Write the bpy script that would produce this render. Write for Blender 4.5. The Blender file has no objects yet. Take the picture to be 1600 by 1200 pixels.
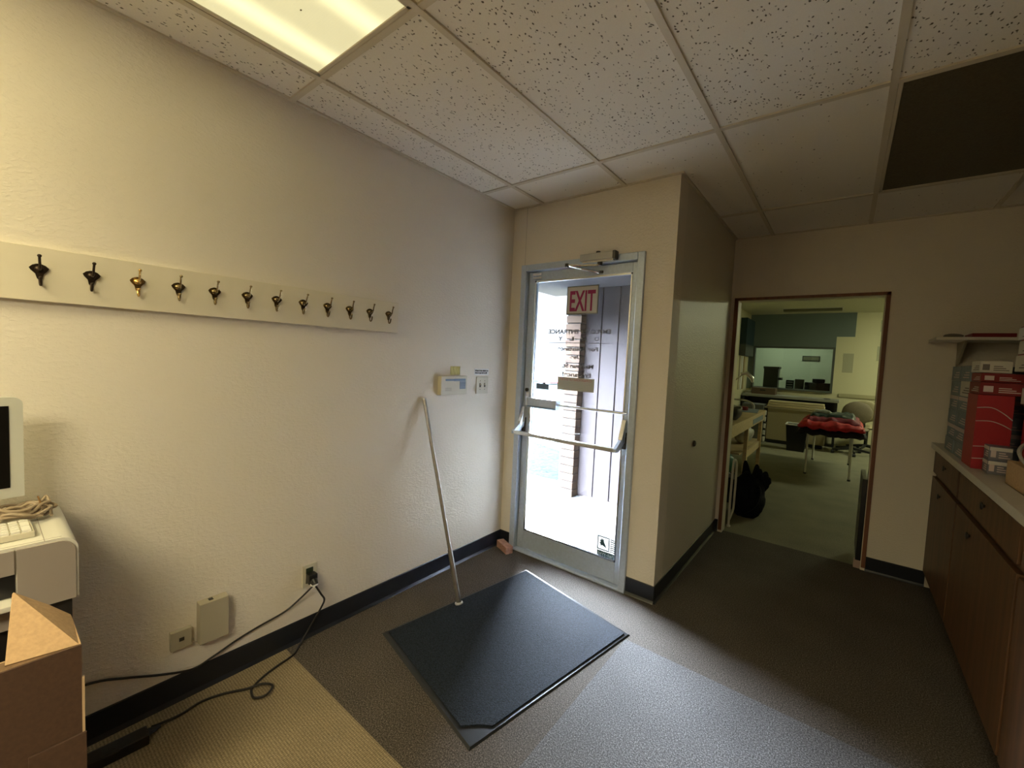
import bpy, bmesh, math, random
from mathutils import Vector, Matrix
random.seed(7)
SC = bpy.context.scene
PI = math.pi
# ------------------------------------------------------------------ camera, world, exposure
def make_camera():
    f, yaw, pitch, roll = 656.257, -0.6518, -0.0570, 0.0477
    fw = Vector((math.sin(yaw)*math.cos(pitch), math.cos(yaw)*math.cos(pitch), math.sin(pitch)))
    r = Vector((math.cos(yaw), -math.sin(yaw), 0)); u = r.cross(fw)
    r2 = r*math.cos(roll)+u*math.sin(roll); u2 = u*math.cos(roll)-r*math.sin(roll)
    cam = bpy.data.cameras.new('camera'); cam.sensor_width = 36; cam.lens = 36*f/1600
    cam.shift_x = -18.26/1600; cam.shift_y = -3.15/1600; cam.clip_start = .02; cam.clip_end = 300
    o = bpy.data.objects.new('camera', cam); SC.collection.objects.link(o)
    o.matrix_world = Matrix.Translation((2.0289, -2.5382, 1.436)) @ Matrix((r2, u2, -fw)).transposed().to_4x4()
    SC.camera = o
make_camera()
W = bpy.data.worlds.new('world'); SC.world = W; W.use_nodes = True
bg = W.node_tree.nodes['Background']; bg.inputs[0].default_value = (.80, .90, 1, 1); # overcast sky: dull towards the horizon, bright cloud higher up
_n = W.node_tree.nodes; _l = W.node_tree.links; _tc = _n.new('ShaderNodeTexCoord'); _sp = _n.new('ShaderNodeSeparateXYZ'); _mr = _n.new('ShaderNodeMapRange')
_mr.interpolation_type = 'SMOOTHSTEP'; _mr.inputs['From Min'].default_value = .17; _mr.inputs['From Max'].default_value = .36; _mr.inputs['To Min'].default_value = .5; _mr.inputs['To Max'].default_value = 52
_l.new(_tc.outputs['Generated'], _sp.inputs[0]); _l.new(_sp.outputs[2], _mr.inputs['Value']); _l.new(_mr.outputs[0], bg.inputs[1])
SC.view_settings.view_transform = 'Standard'; SC.view_settings.look = 'None'
SC.view_settings.gamma = 1; SC.view_settings.exposure = 2.25
pl_ = bpy.data.lights.new('door_daylight_portal', 'AREA'); pl_.shape = 'RECTANGLE'; pl_.size = .92; pl_.size_y = 2.08; pl_.cycles.is_portal = True
po_ = bpy.data.objects.new('door_daylight_portal', pl_); SC.collection.objects.link(po_); po_.location = (.57, .10, 1.05); po_.rotation_euler = (-PI/2, 0, 0)
SC.cycles.sample_clamp_indirect = 0; SC.cycles.light_sampling_threshold = 0; SC.cycles.caustics_reflective = False
LAMP_MAIN, LAMP_FILL, LAMP_FAR, LAMP_NEXT = .23, 4.5, 1.9, .50

# ------------------------------------------------------------------ helpers
MATS = {}
def mat(name, col=(.5, .5, .5), rough=.6, metal=0, noise=0, nscale=40, bump=0, bscale=120, emit=None, estr=0, spec=.5, stretch=None):
    if name in MATS: return MATS[name]
    m = bpy.data.materials.new(name); m.use_nodes = True; nt = m.node_tree; N = nt.nodes; L = nt.links
    b = N['Principled BSDF']; b.inputs['Base Color'].default_value = (*col, 1); b.inputs['Roughness'].default_value = rough
    b.inputs['Metallic'].default_value = metal; b.inputs['Specular IOR Level'].default_value = spec
    tc = N.new('ShaderNodeTexCoord'); mp = N.new('ShaderNodeMapping'); L.new(tc.outputs['Object'], mp.inputs[0])
    if stretch: mp.inputs['Scale'].default_value = stretch
    if noise:
        n = N.new('ShaderNodeTexNoise'); n.inputs['Scale'].default_value = nscale; n.inputs['Detail'].default_value = 4
        L.new(mp.outputs[0], n.inputs['Vector'])
        cr = N.new('ShaderNodeValToRGB'); cr.color_ramp.elements[0].position = .3; cr.color_ramp.elements[1].position = .7
        cr.color_ramp.elements[0].color = (*[max(0, c*(1-noise)) for c in col], 1)
        cr.color_ramp.elements[1].color = (*[min(1, c*(1+noise)) for c in col], 1)
        L.new(n.outputs[0], cr.inputs[0]); L.new(cr.outputs[0], b.inputs['Base Color'])
    if bump:
        n = N.new('ShaderNodeTexNoise'); n.inputs['Scale'].default_value = bscale; n.inputs['Detail'].default_value = 3
        L.new(mp.outputs[0], n.inputs['Vector'])
        bp = N.new('ShaderNodeBump'); bp.inputs['Strength'].default_value = bump; bp.inputs['Distance'].default_value = .004
        L.new(n.outputs[0], bp.inputs['Height']); L.new(bp.outputs[0], b.inputs['Normal'])
    if emit:
        b.inputs['Emission Color'].default_value = (*emit, 1); b.inputs['Emission Strength'].default_value = estr; m.cycles.emission_sampling = 'FRONT_BACK'
    MATS[name] = m; return m

def lnk(name, me, m, parent=None, smooth=False):
    o = bpy.data.objects.new(name, me); SC.collection.objects.link(o)
    if m is not None:
        for x in (m if isinstance(m, (list, tuple)) else [m]): me.materials.append(x)
    if smooth:
        me.polygons.foreach_set('use_smooth', [True]*len(me.polygons))
    if parent: o.parent = parent
    return o
def tag(o, label=None, cat=None, group=None, kind=None):
    if label: o['label'] = label
    if cat: o['category'] = cat
    if group: o['group'] = group
    if kind: o['kind'] = kind
    return o
def thing(name, label, cat, loc=(0, 0, 0), rz=0, group=None):
    o = bpy.data.objects.new(name, None); SC.collection.objects.link(o); o.location = loc; o.rotation_euler.z = rz
    o.empty_display_size = .05
    return tag(o, label, cat, group)
class MB:
    """mesh builder: collects shapes, builds one mesh object"""
    def __init__(s): s.bm = bmesh.new(); s.mi = 0
    def _fin(s, vs):
        for f in {f for v in vs for f in v.link_faces}: f.material_index = s.mi
        return s
    def box(s, x0, x1, y0, y1, z0, z1, bev=0, rot=None, piv=None, seg=2):
        r = bmesh.ops.create_cube(s.bm, size=1); vs = r['verts']
        for v in vs: v.co = Vector(((x0+x1)/2+v.co.x*(x1-x0), (y0+y1)/2+v.co.y*(y1-y0), (z0+z1)/2+v.co.z*(z1-z0)))
        if bev:
            es = list({e for v in vs for e in v.link_edges})
            r = bmesh.ops.bevel(s.bm, geom=es, offset=bev, segments=seg, affect='EDGES', profile=.7); 
            vs = list({v for f in r['faces'] for v in f.verts}|{v for v in vs if v.is_valid})
        if rot:
            p = Vector(piv) if piv else Vector(((x0+x1)/2, (y0+y1)/2, (z0+z1)/2))
            M = Matrix.Translation(p) @ rot.to_4x4() @ Matrix.Translation(-p)
            bmesh.ops.transform(s.bm, matrix=M, verts=vs)
        return s._fin(vs)
    def tube(s, pts, r, n=10, cap=True, closed=False, flat=1.0):
        pts = [Vector(p) for p in pts]; rs = r if isinstance(r, (list, tuple)) else [r]*len(pts)
        rings = []; up = None
        for i, p in enumerate(pts):
            a = pts[i-1] if (i > 0 or closed) else p; b = pts[(i+1) % len(pts)] if (i < len(pts)-1 or closed) else p
            t = (b-a).normalized()
            if up is None:
                up = Vector((0, 0, 1)) if abs(t.z) < .9 else Vector((1, 0, 0))
            sd = t.cross(up).normalized(); up2 = sd.cross(t).normalized(); up = up2
            rings.append([s.bm.verts.new(p+(sd*math.cos(k*2*PI/n)*flat+up2*math.sin(k*2*PI/n))*rs[i]) for k in range(n)])
        m = len(rings)
        for i in range(m if closed else m-1):
            A, B = rings[i], rings[(i+1) % m]
            for k in range(n): s.bm.faces.new((A[k], A[(k+1) % n], B[(k+1) % n], B[k]))
        if cap and not closed:
            s.bm.faces.new(rings[0][::-1]); s.bm.faces.new(rings[-1])
        return s._fin([v for r_ in rings for v in r_])
    def cyl(s, a, b, r, n=16, r2=None): return s.tube([a, b], [r, r if r2 is None else r2], n)
    def lathe(s, prof, c=(0, 0, 0), n=24, axis='z'):
        rings = []
        for (r, h) in prof:
            ring = []
            for k in range(n):
                a = k*2*PI/n; x, y = r*math.cos(a), r*math.sin(a)
                v = {'z': (x, y, h), 'x': (h, x, y), 'y': (x, h, y)}[axis]
                ring.append(s.bm.verts.new(Vector(c)+Vector(v)))
            rings.append(ring)
        for A, B in zip(rings, rings[1:]):
            for k in range(n): s.bm.faces.new((A[k], A[(k+1) % n], B[(k+1) % n], B[k]))
        s.bm.faces.new(rings[0][::-1]); s.bm.faces.new(rings[-1])
        return s._fin([v for r_ in rings for v in r_])
    def prism(s, poly, d, org=(0, 0, 0), u=(1, 0, 0), v=(0, 1, 0)):
        """extrude a 2D polygon laid in plane (u,v) along u x v by d"""
        u = Vector(u); v = Vector(v); n = u.cross(v); o = Vector(org)
        A = [s.bm.verts.new(o+u*a+v*b) for a, b in poly]; B = [s.bm.verts.new(o+u*a+v*b+n*d) for a, b in poly]
        k = len(poly); s.bm.faces.new(A[::-1]); s.bm.faces.new(B)
        for i in range(k): s.bm.faces.new((A[i], A[(i+1) % k], B[(i+1) % k], B[i]))
        return s._fin(A+B)
    def quad(s, *pts):
        vs = [s.bm.verts.new(Vector(p)) for p in pts]; s.bm.faces.new(vs); return s._fin(vs)
    def ball(s, c, r, sc=(1, 1, 1), sub=2):
        q = bmesh.ops.create_icosphere(s.bm, subdivisions=sub, radius=r)
        for v in q['verts']: v.co = Vector(c)+Vector((v.co.x*sc[0], v.co.y*sc[1], v.co.z*sc[2]))
        return s._fin(q['verts'])
    def build(s, name, m, parent=None, smooth=False):
        bmesh.ops.recalc_face_normals(s.bm, faces=s.bm.faces)
        me = bpy.data.meshes.new(name); s.bm.to_mesh(me); s.bm.free()
        if smooth:
            me.polygons.foreach_set('use_smooth', [True]*len(me.polygons))
            try: me.set_sharp_from_angle(angle=math.radians(38))
            except Exception: pass
        return lnk(name, me, m, parent)
def B(*a, **k): return MB().box(*a, **k)
def struct(name, mb, m, parent=None, smooth=False):
    o = mb.build(name, m, parent, smooth)
    if not parent: o['kind'] = 'structure'
    return o
def sm(pts, n=8, closed=False):
    """catmull-rom smoothing of a polyline"""
    P = [Vector(p) for p in pts]; out = []; m = len(P)
    rng = range(m) if closed else range(m-1)
    for i in rng:
        if closed: a, b, c, d = P[i-1], P[i], P[(i+1) % m], P[(i+2) % m]
        else: a, b, c, d = P[max(i-1, 0)], P[i], P[i+1], P[min(i+2, m-1)]
        for k in range(n):
            t = k/n
            out.append(.5*((2*b)+(c-a)*t+(2*a-5*b+4*c-d)*t*t+(3*b-a-3*c+d)*t**3))
    if not closed: out.append(P[-1])
    return out
def text(name, s, m, parent, org, size, width=None, facing='-y', mirror=False, depth=.0006, bold=0):
    """flat lettering as a mesh; org is the middle of the line (baseline middle)"""
    cu = bpy.data.curves.new(name, 'FONT'); cu.body = s; cu.size = size; cu.extrude = depth; cu.align_x = 'CENTER'; cu.offset = bold
    t = bpy.data.objects.new('tmp', cu); SC.collection.objects.link(t); bpy.context.view_layer.update()
    me = bpy.data.meshes.new_from_object(t); bpy.data.objects.remove(t); bpy.data.curves.remove(cu)
    xs = [v.co.x for v in me.vertices]; w = max(xs)-min(xs)
    sx = (width/w) if width else 1
    if mirror: sx = -sx
    R = {'-y': Matrix.Rotation(PI/2, 4, 'X'), '+x': Matrix.Rotation(PI/2, 4, 'Z') @ Matrix.Rotation(PI/2, 4, 'X'),
         '-x': Matrix.Rotation(-PI/2, 4, 'Z') @ Matrix.Rotation(PI/2, 4, 'X')}[facing]
    me.transform(Matrix.Translation(org) @ R @ Matrix.Diagonal((sx, 1, 1, 1)))
    if mirror: me.flip_normals()
    me.name = name
    return lnk(name, me, m, parent)

# ------------------------------------------------------------------ materials
def node_mat(name, build, rough=.8):
    m = bpy.data.materials.new(name); m.use_nodes = True; nt = m.node_tree
    b = nt.nodes['Principled BSDF']; b.inputs['Roughness'].default_value = rough
    build(nt, nt.nodes, nt.links, b); MATS[name] = m; return m
def wall_paint(name, col, rough=.55):
    def f(nt, N, L, b):
        b.inputs['Base Color'].default_value = (*col, 1)
        tc = N.new('ShaderNodeTexCoord')
        mp = N.new('ShaderNodeMapping'); mp.inputs['Scale'].default_value = (1, .55, 1); L.new(tc.outputs['Object'], mp.inputs[0])
        n = N.new('ShaderNodeTexNoise'); n.inputs['Scale'].default_value = 95; n.inputs['Detail'].default_value = 3; n.inputs['Roughness'].default_value = .55
        n2 = N.new('ShaderNodeTexNoise'); n2.inputs['Scale'].default_value = 22; L.new(mp.outputs[0], n.inputs['Vector']); L.new(mp.outputs[0], n2.inputs['Vector'])
        cr = N.new('ShaderNodeValToRGB'); cr.color_ramp.elements[0].position = .46; cr.color_ramp.elements[1].position = .62; L.new(n.outputs[0], cr.inputs[0])
        mx = N.new('ShaderNodeMath'); mx.operation = 'MULTIPLY_ADD'; mx.inputs[1].default_value = .6; L.new(n2.outputs[0], mx.inputs[0]); L.new(cr.outputs[0], mx.inputs[2])
        bp = N.new('ShaderNodeBump'); bp.inputs['Strength'].default_value = .32; bp.inputs['Distance'].default_value = .0022
        L.new(mx.outputs[0], bp.inputs['Height']); L.new(bp.outputs[0], b.inputs['Normal'])
    return node_mat(name, f, rough)
M_WALL = wall_paint('wall_paint_cream', (.76, .70, .60))
M_PANEL = mat('brown_panelling_bounce_cut', (.10, .065, .04), .6, 0, .25, 14, stretch=(4, 4, .3))  # finish made up for the right and back walls, dark to cut bounced light
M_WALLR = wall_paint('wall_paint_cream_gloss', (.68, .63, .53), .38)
M_WALLF = wall_paint('far_room_paint_yellow', (.66, .62, .40))
M_WALLG = wall_paint('far_room_paint_bluegrey', (.15, .19, .175))
M_WALLN = wall_paint('next_room_paint_pale', (.62, .66, .52))
def tile_mat(name, density):
    def f(nt, N, L, b):
        tc = N.new('ShaderNodeTexCoord'); 
        w = N.new('ShaderNodeTexNoise'); w.inputs['Scale'].default_value = 30; w.inputs['Detail'].default_value = 2; L.new(tc.outputs['Object'], w.inputs['Vector'])
        mxv = N.new('ShaderNodeVectorMath'); mxv.operation = 'MULTIPLY_ADD'; mxv.inputs[1].default_value = (.03, .03, .03)
        L.new(w.outputs['Color'], mxv.inputs[0]); L.new(tc.outputs['Object'], mxv.inputs[2])
        mp = N.new('ShaderNodeMapping'); mp.inputs['Scale'].default_value = (1, .62, 0); L.new(mxv.outputs[0], mp.inputs[0])
        v = N.new('ShaderNodeTexVoronoi'); v.inputs['Scale'].default_value = 88; L.new(mp.outputs[0], v.inputs['Vector'])
        lt = N.new('ShaderNodeMapRange'); lt.inputs['From Min'].default_value = .18; lt.inputs['From Max'].default_value = .27
        L.new(v.outputs['Distance'], lt.inputs['Value'])
        sp = N.new('ShaderNodeSeparateColor'); L.new(v.outputs['Color'], sp.inputs[0])
        g = N.new('ShaderNodeMath'); g.operation = 'GREATER_THAN'; g.inputs[1].default_value = density; L.new(sp.outputs[0], g.inputs[0])
        mx = N.new('ShaderNodeMath'); mx.operation = 'MAXIMUM'; L.new(lt.outputs[0], mx.inputs[0]); L.new(g.outputs[0], mx.inputs[1])
        # clusters
        cr = N.new('ShaderNodeValToRGB'); cr.color_ramp.elements[0].color = (.13, .11, .08, 1); cr.color_ramp.elements[1].color = (.88, .84, .77, 1)
        L.new(mx.outputs[0], cr.inputs[0]); 
        n = N.new('ShaderNodeTexNoise'); n.inputs['Scale'].default_value = 260; L.new(tc.outputs['Object'], n.inputs['Vector'])
        mm = N.new('ShaderNodeMixRGB'); mm.blend_type = 'MULTIPLY'; mm.inputs[0].default_value = .12; L.new(cr.outputs[0], mm.inputs[1]); L.new(n.outputs[0], mm.inputs[2])
        L.new(mm.outputs[0], b.inputs['Base Color'])
        bp = N.new('ShaderNodeBump'); bp.inputs['Strength'].default_value = .5; bp.inputs['Distance'].default_value = .003
        L.new(mx.outputs[0], bp.inputs['Height']); L.new(bp.outputs[0], b.inputs['Normal'])
    return node_mat(name, f, .95)
M_TILE = tile_mat('fissured_tile', .62); M_TILE2 = tile_mat('plain_tile', .04)
M_GRID = mat('grid_bar_cream', (.62, .56, .45), .45)
def carpet(name, c1, c2, c3, ribs=0, scale=210):
    def f(nt, N, L, b):
        tc = N.new('ShaderNodeTexCoord')
        n = N.new('ShaderNodeTexNoise'); n.inputs['Scale'].default_value = scale; n.inputs['Detail'].default_value = 3; n.inputs['Roughness'].default_value = .7
        L.new(tc.outputs['Object'], n.inputs['Vector'])
        cr = N.new('ShaderNodeValToRGB'); e = cr.color_ramp.elements; e[0].position = .36; e[0].color = (*c1, 1); e[1].position = .66; e[1].color = (*c3, 1)
        k = e.new(.5); k.color = (*c2, 1); L.new(n.outputs[0], cr.inputs[0])
        col = cr.outputs[0]; h = n.outputs[0]
        if ribs:
            mp = N.new('ShaderNodeMapping'); mp.inputs['Rotation'].default_value = (0, 0, .0); L.new(tc.outputs['Object'], mp.inputs[0])
            ck = N.new('ShaderNodeTexWave'); ck.inputs['Scale'].default_value = ribs; ck.inputs['Distortion'].default_value = .6; L.new(mp.outputs[0], ck.inputs['Vector'])
            ck2 = N.new('ShaderNodeTexWave'); ck2.bands_direction = 'Y'; ck2.inputs['Scale'].default_value = ribs*.8; ck2.inputs['Distortion'].default_value = .6; L.new(mp.outputs[0], ck2.inputs['Vector'])
            ml = N.new('ShaderNodeMath'); ml.operation = 'MULTIPLY'; L.new(ck.outputs[1], ml.inputs[0]); L.new(ck2.outputs[1], ml.inputs[1])
            mr = N.new('ShaderNodeMapRange'); mr.inputs['To Min'].default_value = .62; mr.inputs['To Max'].default_value = 1.25; L.new(ml.outputs[0], mr.inputs['Value'])
            mm = N.new('ShaderNodeMixRGB'); mm.blend_type = 'MULTIPLY'; mm.inputs[0].default_value = 1; L.new(col, mm.inputs[1]); L.new(mr.outputs[0], mm.inputs[2]); col = mm.outputs[0]
        big = N.new('ShaderNodeTexNoise'); big.inputs['Scale'].default_value = 3.5; big.inputs['Detail'].default_value = 3; L.new(tc.outputs['Object'], big.inputs['Vector'])
        mr = N.new('ShaderNodeMapRange'); mr.inputs['To Min'].default_value = .72; mr.inputs['To Max'].default_value = 1.25; L.new(big.outputs[0], mr.inputs['Value'])
        mm = N.new('ShaderNodeMixRGB'); mm.blend_type = 'MULTIPLY'; mm.inputs[0].default_value = 1; L.new(col, mm.inputs[1]); L.new(mr.outputs[0], mm.inputs[2])
        L.new(mm.outputs[0], b.inputs['Base Color'])
        bp = N.new('ShaderNodeBump'); bp.inputs['Strength'].default_value = .7; bp.inputs['Distance'].default_value = .004
        L.new(h, bp.inputs['Height']); L.new(bp.outputs[0], b.inputs['Normal'])
        b.inputs['Specular IOR Level'].default_value = .3
    return node_mat(name, f, .8)
M_CARP = carpet('carpet_brown', (.026, .021, .0165), (.072, .060, .049), (.20, .172, .147), 0, 190)
M_CARPG = carpet('carpet_grey_tile', (.030, .028, .0275), (.088, .085, .086), (.255, .25, .255), 0, 190)
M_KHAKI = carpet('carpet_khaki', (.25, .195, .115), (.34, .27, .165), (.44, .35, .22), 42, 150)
M_CARPF = carpet('carpet_far_green_grey', (.15, .14, .095), (.22, .21, .14), (.32, .30, .21), 0, 150)
M_BASE = mat('vinyl_base_black', (.012, .014, .02), .35)
M_ALU = mat('aluminium_satin_flare_blue', (.52, .60, .72), .4, .35, .06, 60)  # blue cast imitates daylight flare veiling the door frame
M_ALUD = mat('aluminium_bright', (.75, .77, .8), .25, 1)
M_ALUW = mat('aluminium_worn', (.52, .52, .50), .45, .7, .15, 25)
M_DARKM = mat('dark_metal', (.07, .065, .06), .4, .8)
M_CHR = mat('chrome', (.85, .85, .85), .12, 1)
M_BRASS = mat('brass', (.62, .42, .16), .25, 1)
M_BRONZE = mat('bronze_dark', (.045, .03, .02), .35, .8)
M_STEEL = mat('steel_pole', (.42, .40, .36), .35, .9, .1, 30)
M_WHT = mat('white_plastic', (.72, .70, .62), .35)
M_WHT2 = mat('white_plastic_clean', (.78, .77, .70), .25)
M_GRYP = mat('grey_plastic', (.36, .31, .27), .45)
M_BLK = mat('black_plastic', (.012, .012, .013), .35)
M_RUB = mat('black_rubber', (.02, .022, .026), .55)
M_SCREEN = mat('screen_black', (.006, .005, .004), .5, spec=.1)
M_BEI = mat('beige_plastic', (.60, .56, .44), .4)
M_BEID = mat('beige_plastic_dark', (.40, .36, .27), .5)
M_PAINTW = mat('painted_board', (.72, .66, .52), .42, 0, .03, 8, .12, 40, stretch=(1, .15, 1))
M_CARD = mat('cardboard', (.50, .33, .18), .85, 0, .1, 120, .1, 200)
M_CARDD = mat('cardboard_outside', (.085, .045, .026), .85, 0, .1, 120, .1, 200)
M_CARDE = mat('cardboard_edge', (.62, .45, .27), .9)
M_CORD = mat('black_cord', (.012, .009, .008), .5)
M_CABLE = mat('beige_cable', (.34, .26, .17), .5)
M_RED = mat('red_cloth', (.55, .012, .02), .6, 0, .25, 20)
M_DRED = mat('dark_red', (.20, .008, .012), .55)
M_WOODR = mat('reddish_wood', (.19, .075, .04), .5, 0, .25, 30, stretch=(1, 1, .1))
M_OAK = mat('cabinet_wood', (.11, .052, .022), .5, 0, .28, 26, .1, 60, stretch=(1, 1, .07))
M_OAKD = mat('cabinet_frame_wood', (.06, .024, .011), .5, 0, .28, 26, stretch=(1, 1, .07))
M_LAM = mat('laminate_cream', (.56, .53, .46), .4, 0, .04, 60)
M_PINE = mat('pine_wood', (.60, .46, .25), .55, 0, .14, 14, stretch=(.3, 3, 3))
M_MAT = mat('mat_pile', (.012, .018, .029), .8, 0, .9, 190, .9, 220, spec=.25)
M_BRICKL = mat('loose_brick', (.42, .22, .16), .9, 0, .25, 50, .5, 90)
M_YEL = mat('sticky_yellow', (.75, .72, .33), .7)
M_PAPER = mat('paper_white', (.78, .78, .76), .7)
M_INK = mat('ink_black', (.015, .015, .02), .6)
M_BLUEL = mat('panel_blue', (.13, .20, .32), .35)
M_GLASSY = None
def glass_mat(name, tint=(1, 1, 1), refl=.06):
    m = bpy.data.materials.new(name); m.use_nodes = True; N = m.node_tree.nodes; L = m.node_tree.links
    N.remove(N['Principled BSDF']); out = N['Material Output']
    t = N.new('ShaderNodeBsdfTransparent'); t.inputs[0].default_value = (*tint, 1); g = N.new('ShaderNodeBsdfGlossy'); g.inputs['Roughness'].default_value = .02
    lw0 = N.new('ShaderNodeLayerWeight'); lw0.inputs[0].default_value = .5; pw = N.new('ShaderNodeMath'); pw.operation = 'POWER'; pw.inputs[1].default_value = 5
    L.new(lw0.outputs['Facing'], pw.inputs[0]); lw = N.new('ShaderNodeMath'); lw.operation = 'MULTIPLY_ADD'; lw.inputs[1].default_value = .6; lw.inputs[2].default_value = .03; L.new(pw.outputs[0], lw.inputs[0]); mx = N.new('ShaderNodeMixShader')
    L.new(lw.outputs[0], mx.inputs[0]); L.new(t.outputs[0], mx.inputs[1]); L.new(g.outputs[0], mx.inputs[2]); L.new(mx.outputs[0], out.inputs[0])
    return m
def transl(name, col, k=.5):
    m = bpy.data.materials.new(name); m.use_nodes = True; N = m.node_tree.nodes; L = m.node_tree.links
    b = N['Principled BSDF']; b.inputs['Base Color'].default_value = (*col, 1); b.inputs['Roughness'].default_value = .5
    t = N.new('ShaderNodeBsdfTranslucent'); t.inputs[0].default_value = (*col, 1); mx = N.new('ShaderNodeMixShader'); mx.inputs[0].default_value = k
    L.new(b.outputs[0], mx.inputs[1]); L.new(t.outputs[0], mx.inputs[2]); L.new(mx.outputs[0], N['Material Output'].inputs[0]); return m
M_GLASS = glass_mat('door_glass', (.97, .98, 1)); M_GLASS2 = glass_mat('window_glass', (.8, .85, .8))
M_PVC = glass_mat('clear_film', (.86, .88, .86))

H = 2.519; D = -.0854; F = 1.4005; XB = 1.2102; XR = 3.15; YB = -6.2
# ------------------------------------------------------------------ the setting: floors
struct('floor', B(-.1, 1.22, -1.66, 1.46, -.06, 0).box(1.22, XR, -.50, 1.46, -.06, 0), M_CARP)
struct('floor_grey_carpet', B(1.22, XR, -1.66, -.50, -.06, 0), M_CARPG)
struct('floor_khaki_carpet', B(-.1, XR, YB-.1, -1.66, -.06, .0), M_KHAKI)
struct('floor_far_room', B(.1, 6.1, 1.46, 8.2, -.06, 0), M_CARPF)
struct('floor_next_room', B(.1, 6.1, 8.2, 11, -.06, 0), M_CARPF)
# walls
struct('wall_left', B(-.12, 0, YB-.1, D+.14, 0, 2.72), M_WALL)
w = MB(); w.box(0, .10, D, D+.14, 0, 2.72).box(1.034, XB, D, D+.14, 0, 2.72).box(.10, 1.034, D, D+.14, 2.107, 2.72)
struct('wall_door', w, M_WALL)
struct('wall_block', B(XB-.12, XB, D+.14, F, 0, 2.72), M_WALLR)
DX0, DX1, DH = 1.265, 2.2226, 2.009
w = MB(); w.box(XB-.12, DX0-.012, F, F+.11, 0, 2.9).box(DX1+.012, 6.1, F, F+.11, 0, 2.9).box(DX0-.012, DX1+.012, F, F+.11, DH+.012, 2.9)
struct('wall_far', w, M_WALL)
struct('wall_right', B(XR, XR+.1, YB-.1, F, 0, 2.72), M_PANEL)
struct('wall_back', B(0, XR, YB-.1, YB, 0, 2.72), M_PANEL)
struct('trim_added_light_baffle', B(.95, XR, -3.05, -2.93, 2.16, 2.72), M_WALL)  # added beam behind the camera, holds rear fixture light off the far wall
# crack line above the door
tag(struct('trim_1', B(.118, .1195, D-.0008, D, 2.107, H), mat('crack_line', (.25, .22, .18), .9)), 'hairline joint running up the wall above the exit door')
# far room shell
HF = 2.635; YF = 8.0; XFL = .28
struct('wall_far_room_left', B(XFL-.1, XFL, F+.11, YF+.1, 0, 2.9), M_WALLF)
w = MB(); w.box(XFL, .40, YF, YF+.1, 0, HF).box(1.81, 6.1, YF, YF+.1, 0, HF).box(.40, 1.81, YF, YF+.1, 0, 1.05).box(.40, 1.81, YF, YF+.1, 1.92, HF)
struct('wall_far_room_back', w, M_WALLF)
w = MB(); w.prism([(XFL, 1.0), (.372, 1.0), (.372, 1.945), (1.84, 1.945), (1.84, 2.16), (2.13, 2.16), (2.13, HF), (XFL, HF)], .006, (0, YF-.0, 0), (1, 0, 0), (0, 0, 1))
struct('trim_blue_grey_band', w, M_WALLG)
w = MB(); w.box(.372, .41, YF-.03, YF+.1, 1.02, 1.945).box(1.80, 1.84, YF-.03, YF+.1, 1.02, 1.945).box(.41, 1.80, YF-.03, YF+.1, 1.91, 1.945).box(.41, 1.80, YF-.05, YF+.12, 1.02, 1.055)
wn = struct('window_1', w, mat('window_frame_dark', (.09, .10, .085), .5))
B(.41, 1.80, YF+.04, YF+.046, 1.055, 1.91).build('pane', M_GLASS2, wn)
struct('wall_far_room_right', B(6.0, 6.1, F+.11, YF, 0, 2.9), M_WALLF)
w = MB(); w.box(-1.5, 6.1, 10.3, 10.4, 0, 2.9).box(-1.5, -1.4, YF, 10.4, 0, 2.9).box(6.0, 6.1, YF+.1, 10.4, 0, 2.9).box(-1.5, XFL-.1, YF, YF+.1, 0, 2.9)
struct('wall_next_room', w, M_WALLN)
# ceilings
struct('roof', B(-1.5, 6.2, 1.46, 10.5, 2.9, 3.0).box(-.12, XR+.1, YB-.1, D+.14, 2.72, 2.8).box(XB-.12, XR+.1, D+.14, 1.46, 2.72, 2.8).box(-1.5, 6.2, F+.11, 1.56, 2.7, 2.9), mat('roof_plain', (.3, .3, .3), .9))
struct('ceiling_far_room', B(XFL, 6.0, F+.11, YF, HF, HF+.03), mat('far_ceiling_tile', (.62, .60, .46), .9, 0, .08, 60))
struct('ceiling_next_room', B(-1.4, 6.0, YF+.1, 10.3, HF, HF+.03), mat('far_ceiling_tile', (.5, .5, .42), .9))
GX = [.2649-.61*0, .8749, 1.4849, 2.0949, 2.7049]; GX = [.2649, .8749, 1.4849, 2.0949, 2.7049]
GY = [.7633, -.4493, -1.6693, -2.8893, -4.1093, -5.3293]
xs = [0]+GX+[XR]; ys = [F]+GY+[YB]
HOLES = {(.2649, -1.6693): 1, (.2649, -2.8893): 1, (2.0949, .7633): 1}
cl = MB(); 
for i in range(len(xs)-1):
    for j in range(len(ys)-1):
        x0, x1, y1, y0 = xs[i], xs[i+1], ys[j], ys[j+1]
        if x1 <= XB+.05 and j == 0: continue
        if HOLES.get((x0, y1)): continue
        yy0, yy1, xx0 = y0, y1, x0
        if y0 < D < y1 and False: pass
        cl.mi = 0 if y1 < -.4 else 1
        if j == 0 and x0 < XB: xx0 = XB
        if j == 1 and x1 <= XB: yy1 = D
        cl.box(xx0, x1, yy0, yy1, H+.006, H+.02)
        if j == 1 and x0 < XB < x1: 
            pass
cei = struct('ceiling', cl, [M_TILE, M_TILE2])
g = MB(); bw = .012
for x in GX: g.box(x-bw, x+bw, YB, F if x > XB else D, H-.002, H+.012)
for y in GY: g.box(0 if y < D else XB, XR, y-bw, y+bw, H-.0015, H+.012)
for (a, b_, c, d) in ((0, .018, YB, D), (0, XB+.018, D-.018, D), (XB, XB+.018, D, F), (XB, XR, F-.018, F), (XR-.018, XR, YB, F)): g.box(a, b_, c, d, H-.001, H+.012)
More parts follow.
